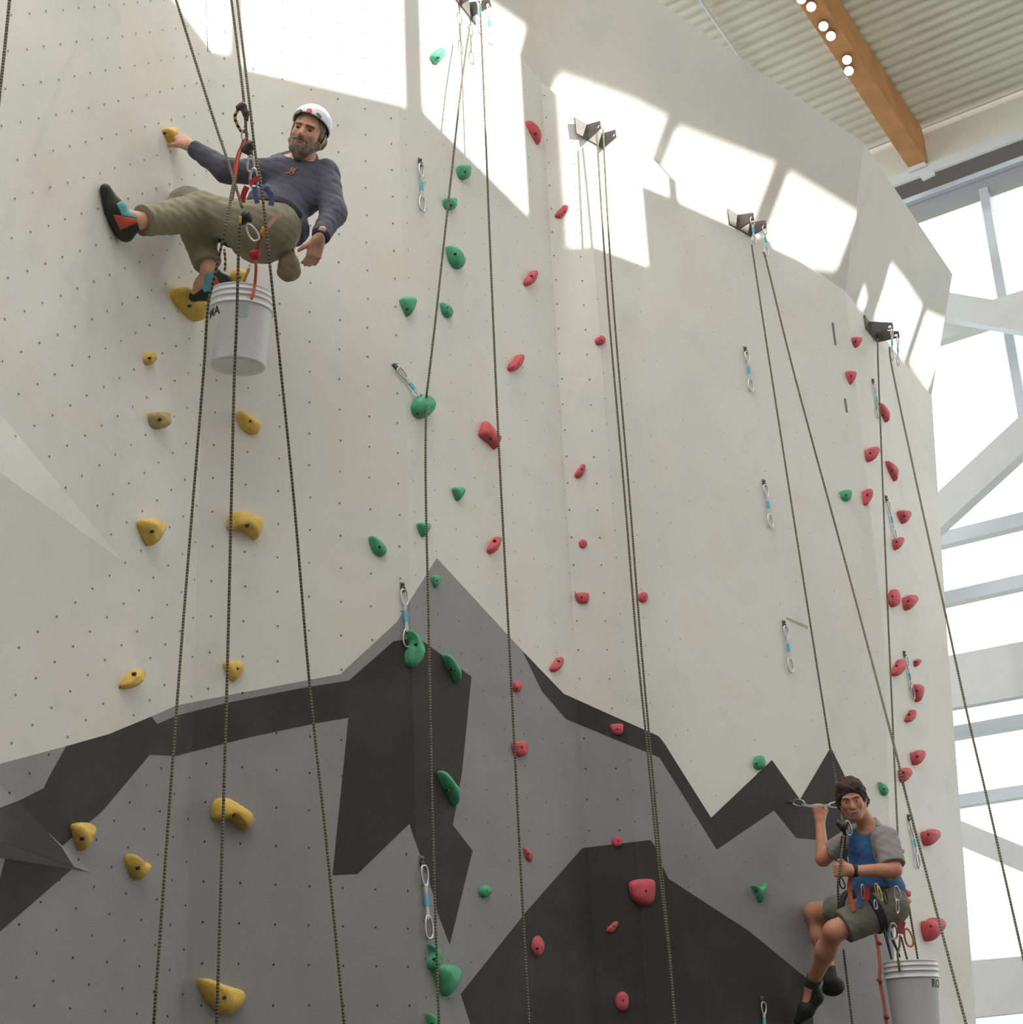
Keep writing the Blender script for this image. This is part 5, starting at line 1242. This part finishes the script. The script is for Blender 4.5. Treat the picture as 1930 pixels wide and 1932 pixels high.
    Q = SDF(); Q.ell(pel-spine*.03, A, (.165, .138, .125), .05); Q.chain([hipL, hipL*.22+knL*.78], [.118, .098], .05); Q.chain([hipR, hipR*.4+knR*.6], [.115, .094], .05)
    organic('shorts', Q, .0065, mat('shorts_grey_green', srgb(124, 122, 108), .85, var=.25, scale=8, bump=.1, bscale=240), root, 0, [(nrm(knL-hipL), hipL+(knL-hipL)*.84, .17), (nrm(knR-hipR), hipR+(knR-hipR)*.66, .16), (spine, pel+spine*.08, .25)], .003, 45)
    M_sock = mat('sock_dark', srgb(70, 70, 68), .9); M_shoe2 = mat('shoe_dark', srgb(36, 38, 36), .7, var=.3, scale=20)
    for an, kn, heel, toe in ((anL, knL, heelL, toeL), (anR, knR, heelR, toeR)):
        d = nrm(an-kn); sc_ = SDF().cap(kn, an, .056, .040); organic('sock', sc_, .006, M_sock, root, .005, [(-d, an-d*.07)])
        K = SDF(); K.chain([heel, heel*.45+toe*.55, toe], [.042, .045, .027], .03); K.cap(an, heel, .042, .042, .03); organic('climbing_shoe', K, .006, M_shoe2, root)
    Hh = SDF(); Hh.ell(L(0, -.014, .042), HA, (.086, .104, .092), .02); Hh.cap(L(-.05, .06, .085), L(.05, .055, .09), .026, .024, .02); Hh.cap(L(-.078, .01, .04), L(-.076, .02, -.005), .016, .012, .015); Hh.cap(L(.078, .01, .04), L(.076, .015, -.01), .016, .012, .015); Hh.cap(L(-.055, -.06, -.03), L(.055, -.06, -.03), .045, .045, .03)
    organic('hair', Hh, .005, M_hair, root, 0, [(nrm(HA[1]-HA[2]*.75), L(0, .088, .062), .3)], .005, 75)
    for s in (-1, 1):
        b = SDF(); b.ell(L(s*.031, .0835, .005), HA, (.0115, .0078, .0040), .004); ey = organic('eye', b, .0028, M_eyew, root); b = SDF(); b.ell(L(s*.031, .0885, .0052), HA, (.0062, .0050, .0046), .003); organic('iris', b, .0026, M_eye, None).parent = ey
        b = SDF(); b.cap(L(s*.018, .0965, .027), L(s*.044, .0845, .026), .0040, .0034, .004); organic('eyebrow', b, .0032, M_hair, root)
    sm = crom([L(-.029, .078, -.047), L(-.015, .092, -.058), L(0, .0965, -.062), L(.015, .092, -.058), L(.029, .078, -.047)], 3)
    b = SDF().chain(sm, [.0042]*len(sm), .003); organic('mouth', b, .003, M_lip, root)
    st_ = crom([L(-.018, .0895, -.0515), L(0, .0955, -.0555), L(.018, .0895, -.0515)], 3); b = SDF().chain(st_, [.0042]*len(st_), .003); organic('teeth', b, .003, M_teeth, root)
    band('wrist_watch', SDF().cap(elL, wrL, .043, .029), wrL-nrm(wrL-elL)*.006, wrL-elL, .026, M_dkw, root, .006, .004)
    for z_ in (.055,): organic('harness_belt', SDF().ell(pel, A, (.163, .136, .17)), .006, M_dkw, root, .010, [(spine, pel+spine*(z_+.025)), (-spine, pel+spine*(z_-.03))])
    for hp_, kn_, nm in ((hipL, knL, 0), (hipR, knR, 1)):
        d = nrm(kn_-hp_); LL = SDF().cap(hp_, kn_, .118, .096); band('leg_loop', LL, hp_+d*.10, d, .05, M_dkw, root, .010)
    info.update(root=root, spine=spine, fwd=fwd, left=left); return info
C2 = climber_two()
D2 = dist_of(C2['pel'])
# rope, device and held quickdraw
dg_ = dist_of(C2['wrL'])-.02; dE = lambda x, y: dist_of(hit(x, y, PLN['E']))
rope_px([(1418, 462), (1445, 640), (1490, 930), (1530, 1185), (1566, 1412)], [.15, .18, .25, .32, .36], 'rope from the anchor right of the sunlit one down to the small peak')
rope([R3(1566, 1412, dE(1566, 1412)-.42), R3(1580, 1490, dE(1580, 1490)-.42), R3(1590, 1552, D2-.22)], 'short stretch of rope running down behind the dark-haired climber\'s fist')
rope([R3(1592, 1575, D2-.24), R3(1584, 1640, dg_), R3(1581, 1665, dg_), R3(1582, 1706, D2-.25)], 'rope gripped in the dark-haired climber\'s lower hand')
rope([safe(1591, 1790, D2+.02), safe(1597, 1840, D2+.02), safe(1612, 1965, D2+.05)], 'rope hanging below the dark-haired climber\'s shorts')
def gear2(name, label, cat): e = empty(name, C2['pel']); tag(e, label, cat, 'rope gear of the dark-haired climber'); return e
g = gear2('ascender', 'black rope clamp in front of the dark-haired climber\'s chest', 'ascender')
S_ = SDF(); S_.chain([R3(1583, 1553, D2-.24), R3(1591, 1558, D2-.24), R3(1597, 1551, D2-.24)], [.020, .026, .014], .014); S_.cap(R3(1592, 1562, D2-.24), R3(1594, 1575, D2-.24), .018, .01, .014); organic('clamp_body', S_, .005, M_lampb, g)
biner(R3(1598, 1549, D2-.26), nrm(CX*.2-CY), CX, .085, .03, .005, M_chrome, 'clamp_carabiner', g)
strap([R3(1592, 1578, D2-.23), R3(1590, 1600, D2-.23), R3(1594, 1625, D2-.23), R3(1602, 1650, D2-.22)], .03, .008, CX, M_dkw, 'dark_webbing', g)
P_ = hit(1490, 1514, PLN['E']); Q1 = R3(1531, 1521, dist_of(C2['wrR'])-.01); Q2 = R3(1590, 1517, dist_of(C2['wrR'])+.05)
e = empty('quickdraw', P_); tag(e, 'quickdraw pulled sideways in the dark-haired climber\'s fist', 'quickdraw', 'quickdraws hanging on the wall')
child(MB().tube([P_, P_+nE*.03], .009, 6).build('hanger', M_steel), e)
d_ = nrm(Q1-P_); biner(P_+nE*.02, d_, CY, .10, .04, .0055, M_chrome, 'upper_carabiner', e); strap([P_+d_*.10, Q1, R3(1556, 1520, dist_of(C2['wrR'])), R3(1566, 1519, dist_of(C2['wrR'])+.02)], .014, .006, CY, M_sling, 'sling', e)
biner(R3(1563, 1520, dist_of(C2['wrR'])+.02), nrm(Q2-R3(1563, 1520, dist_of(C2['wrR'])+.02)), CY, .10, .035, .0055, M_chrome, 'lower_carabiner', e)
g = gear2('daisy_chain', 'orange-red webbing daisy chain at the dark-haired climber\'s waist', 'tether')
strap([R3(*p, D2-.24) for p in ((1606, 1650), (1602, 1672), (1605, 1695), (1611, 1718))], .024, .008, CX, M_orw, 'orange_webbing', g)
strap([R3(*p, D2-.24) for p in ((1635, 1674), (1636, 1688), (1634, 1698))], .03, .01, CX, M_redw, 'red_webbing', g)
strap([R3(*p, D2-.22) for p in ((1614, 1672), (1620, 1690), (1622, 1712))], .026, .008, CX, M_blw, 'blue_webbing', g)
g = gear2('gear_rack', 'bunch of carabiners and slings on the dark-haired climber\'s harness', 'carabiners')
for (x, y, dx, dy, L_, m) in ((1586, 1656, .25, -1, .075, M_dkw), (1652, 1667, .3, -1, .11, M_yelw), (1656, 1672, .25, -1, .10, M_chrome), (1690, 1672, .15, -1, .10, M_chrome), (1692, 1697, .05, -1, .09, M_chrome), (1650, 1698, .2, -1, .06, M_chrome), (1668, 1680, .2, -1, .09, M_dkw), (1626, 1668, .1, -1, .10, M_chrome)):
    biner(R3(x, y, D2-.27), CX*dx+CY*dy, CX+CZ*1.2*((x % 3)-1), L_*.85, .034, .0042, m, 'carabiner', g)
for a, b in (((1668, 1750), (1682, 1810)), ((1674, 1748), (1698, 1806))): child(MB().tube([R3(*a, D2-.16), R3(*b, D2-.18)], [.012, .005], 8).build('hanging_tool', mat('tool_dark', srgb(58, 66, 66), .5, .3), None, True), g)
strap([R3(*p, D2-.2) for p in ((1702, 1738), (1699, 1752), (1698, 1762))], .04, .012, CX, mat('webbing_maroon', srgb(150, 70, 84), .8), 'maroon_webbing', g)
biner(R3(1709, 1752, D2-.2), nrm(CX*.3-CY), CX, .105, .042, .006, mat('biner_orange', srgb(205, 130, 60), .5, .3), 'carabiner', g)
biner(R3(1684, 1742, D2-.2), nrm(CX*.05-CY), CX, .09, .045, .006, M_chrome, 'carabiner', g)
g = gear2('foot_sling', 'long orange sling with knots hanging from the dark-haired climber\'s harness', 'sling')
strap([R3(*p, D2-.15) for p in ((1650, 1755), (1656, 1785), (1660, 1820), (1660, 1850), (1668, 1895), (1675, 1960))], .018, .007, CX, mat('webbing_salmon', srgb(206, 118, 92), .8, var=.3, scale=60), 'orange_webbing', g)
for x, y in ((1659, 1778), (1659, 1849), (1672, 1917)):
    S_ = SDF(); S_.cap(R3(x-2, y, D2-.16), R3(x+3, y+3, D2-.16), .010, .009); organic('knot', S_, .004, M_redw, g)
g = gear2('pulley', 'small yellow pulley behind the dark-haired climber\'s hip', 'pulley')
S_ = SDF(); S_.cap(R3(1707, 1695, D2-.05), R3(1715, 1700, D2-.05), .014, .014); organic('pulley_body', S_, .004, M_yelw, g)
child(MB().tube(crom([R3(1706, 1706, D2-.05), R3(1714, 1708, D2-.05), R3(1718, 1730, D2-.06), R3(1725, 1770, D2-.10), R3(1732, 1812, D2-.13)], 5), .0058, 8).build('pulley_cord', M_rope, None, True), g)
g = gear2('utility_cord', 'thin cords tying the second white bucket to the dark-haired climber', 'cord')
child(MB().tube([R3(1698, 1765, D2-.2), R3(1697, 1785, D2-.22), R3(1693, 1800, D2-.26), R3(1697, 1832, D2-.30)], .0065, 8).build('brown_cord', mat('cord_brown', srgb(120, 96, 74), .8, var=.3, scale=60), None, True), g)
child(MB().tube([R3(1700, 1768, D2-.17), R3(1706, 1790, D2-.15), R3(1712, 1812, D2-.13)], .006, 8).build('olive_cord', M_rope, None, True), g)
upb2 = nrm(np.array([0, 0, 1.])+CX*.02)
bucket(R3(1717, 1815, D2-.13), upb2, 'white plastic bucket cut off by the bottom edge, below the dark-haired climber', 'ROMA', math.radians(-58), .37, .150)
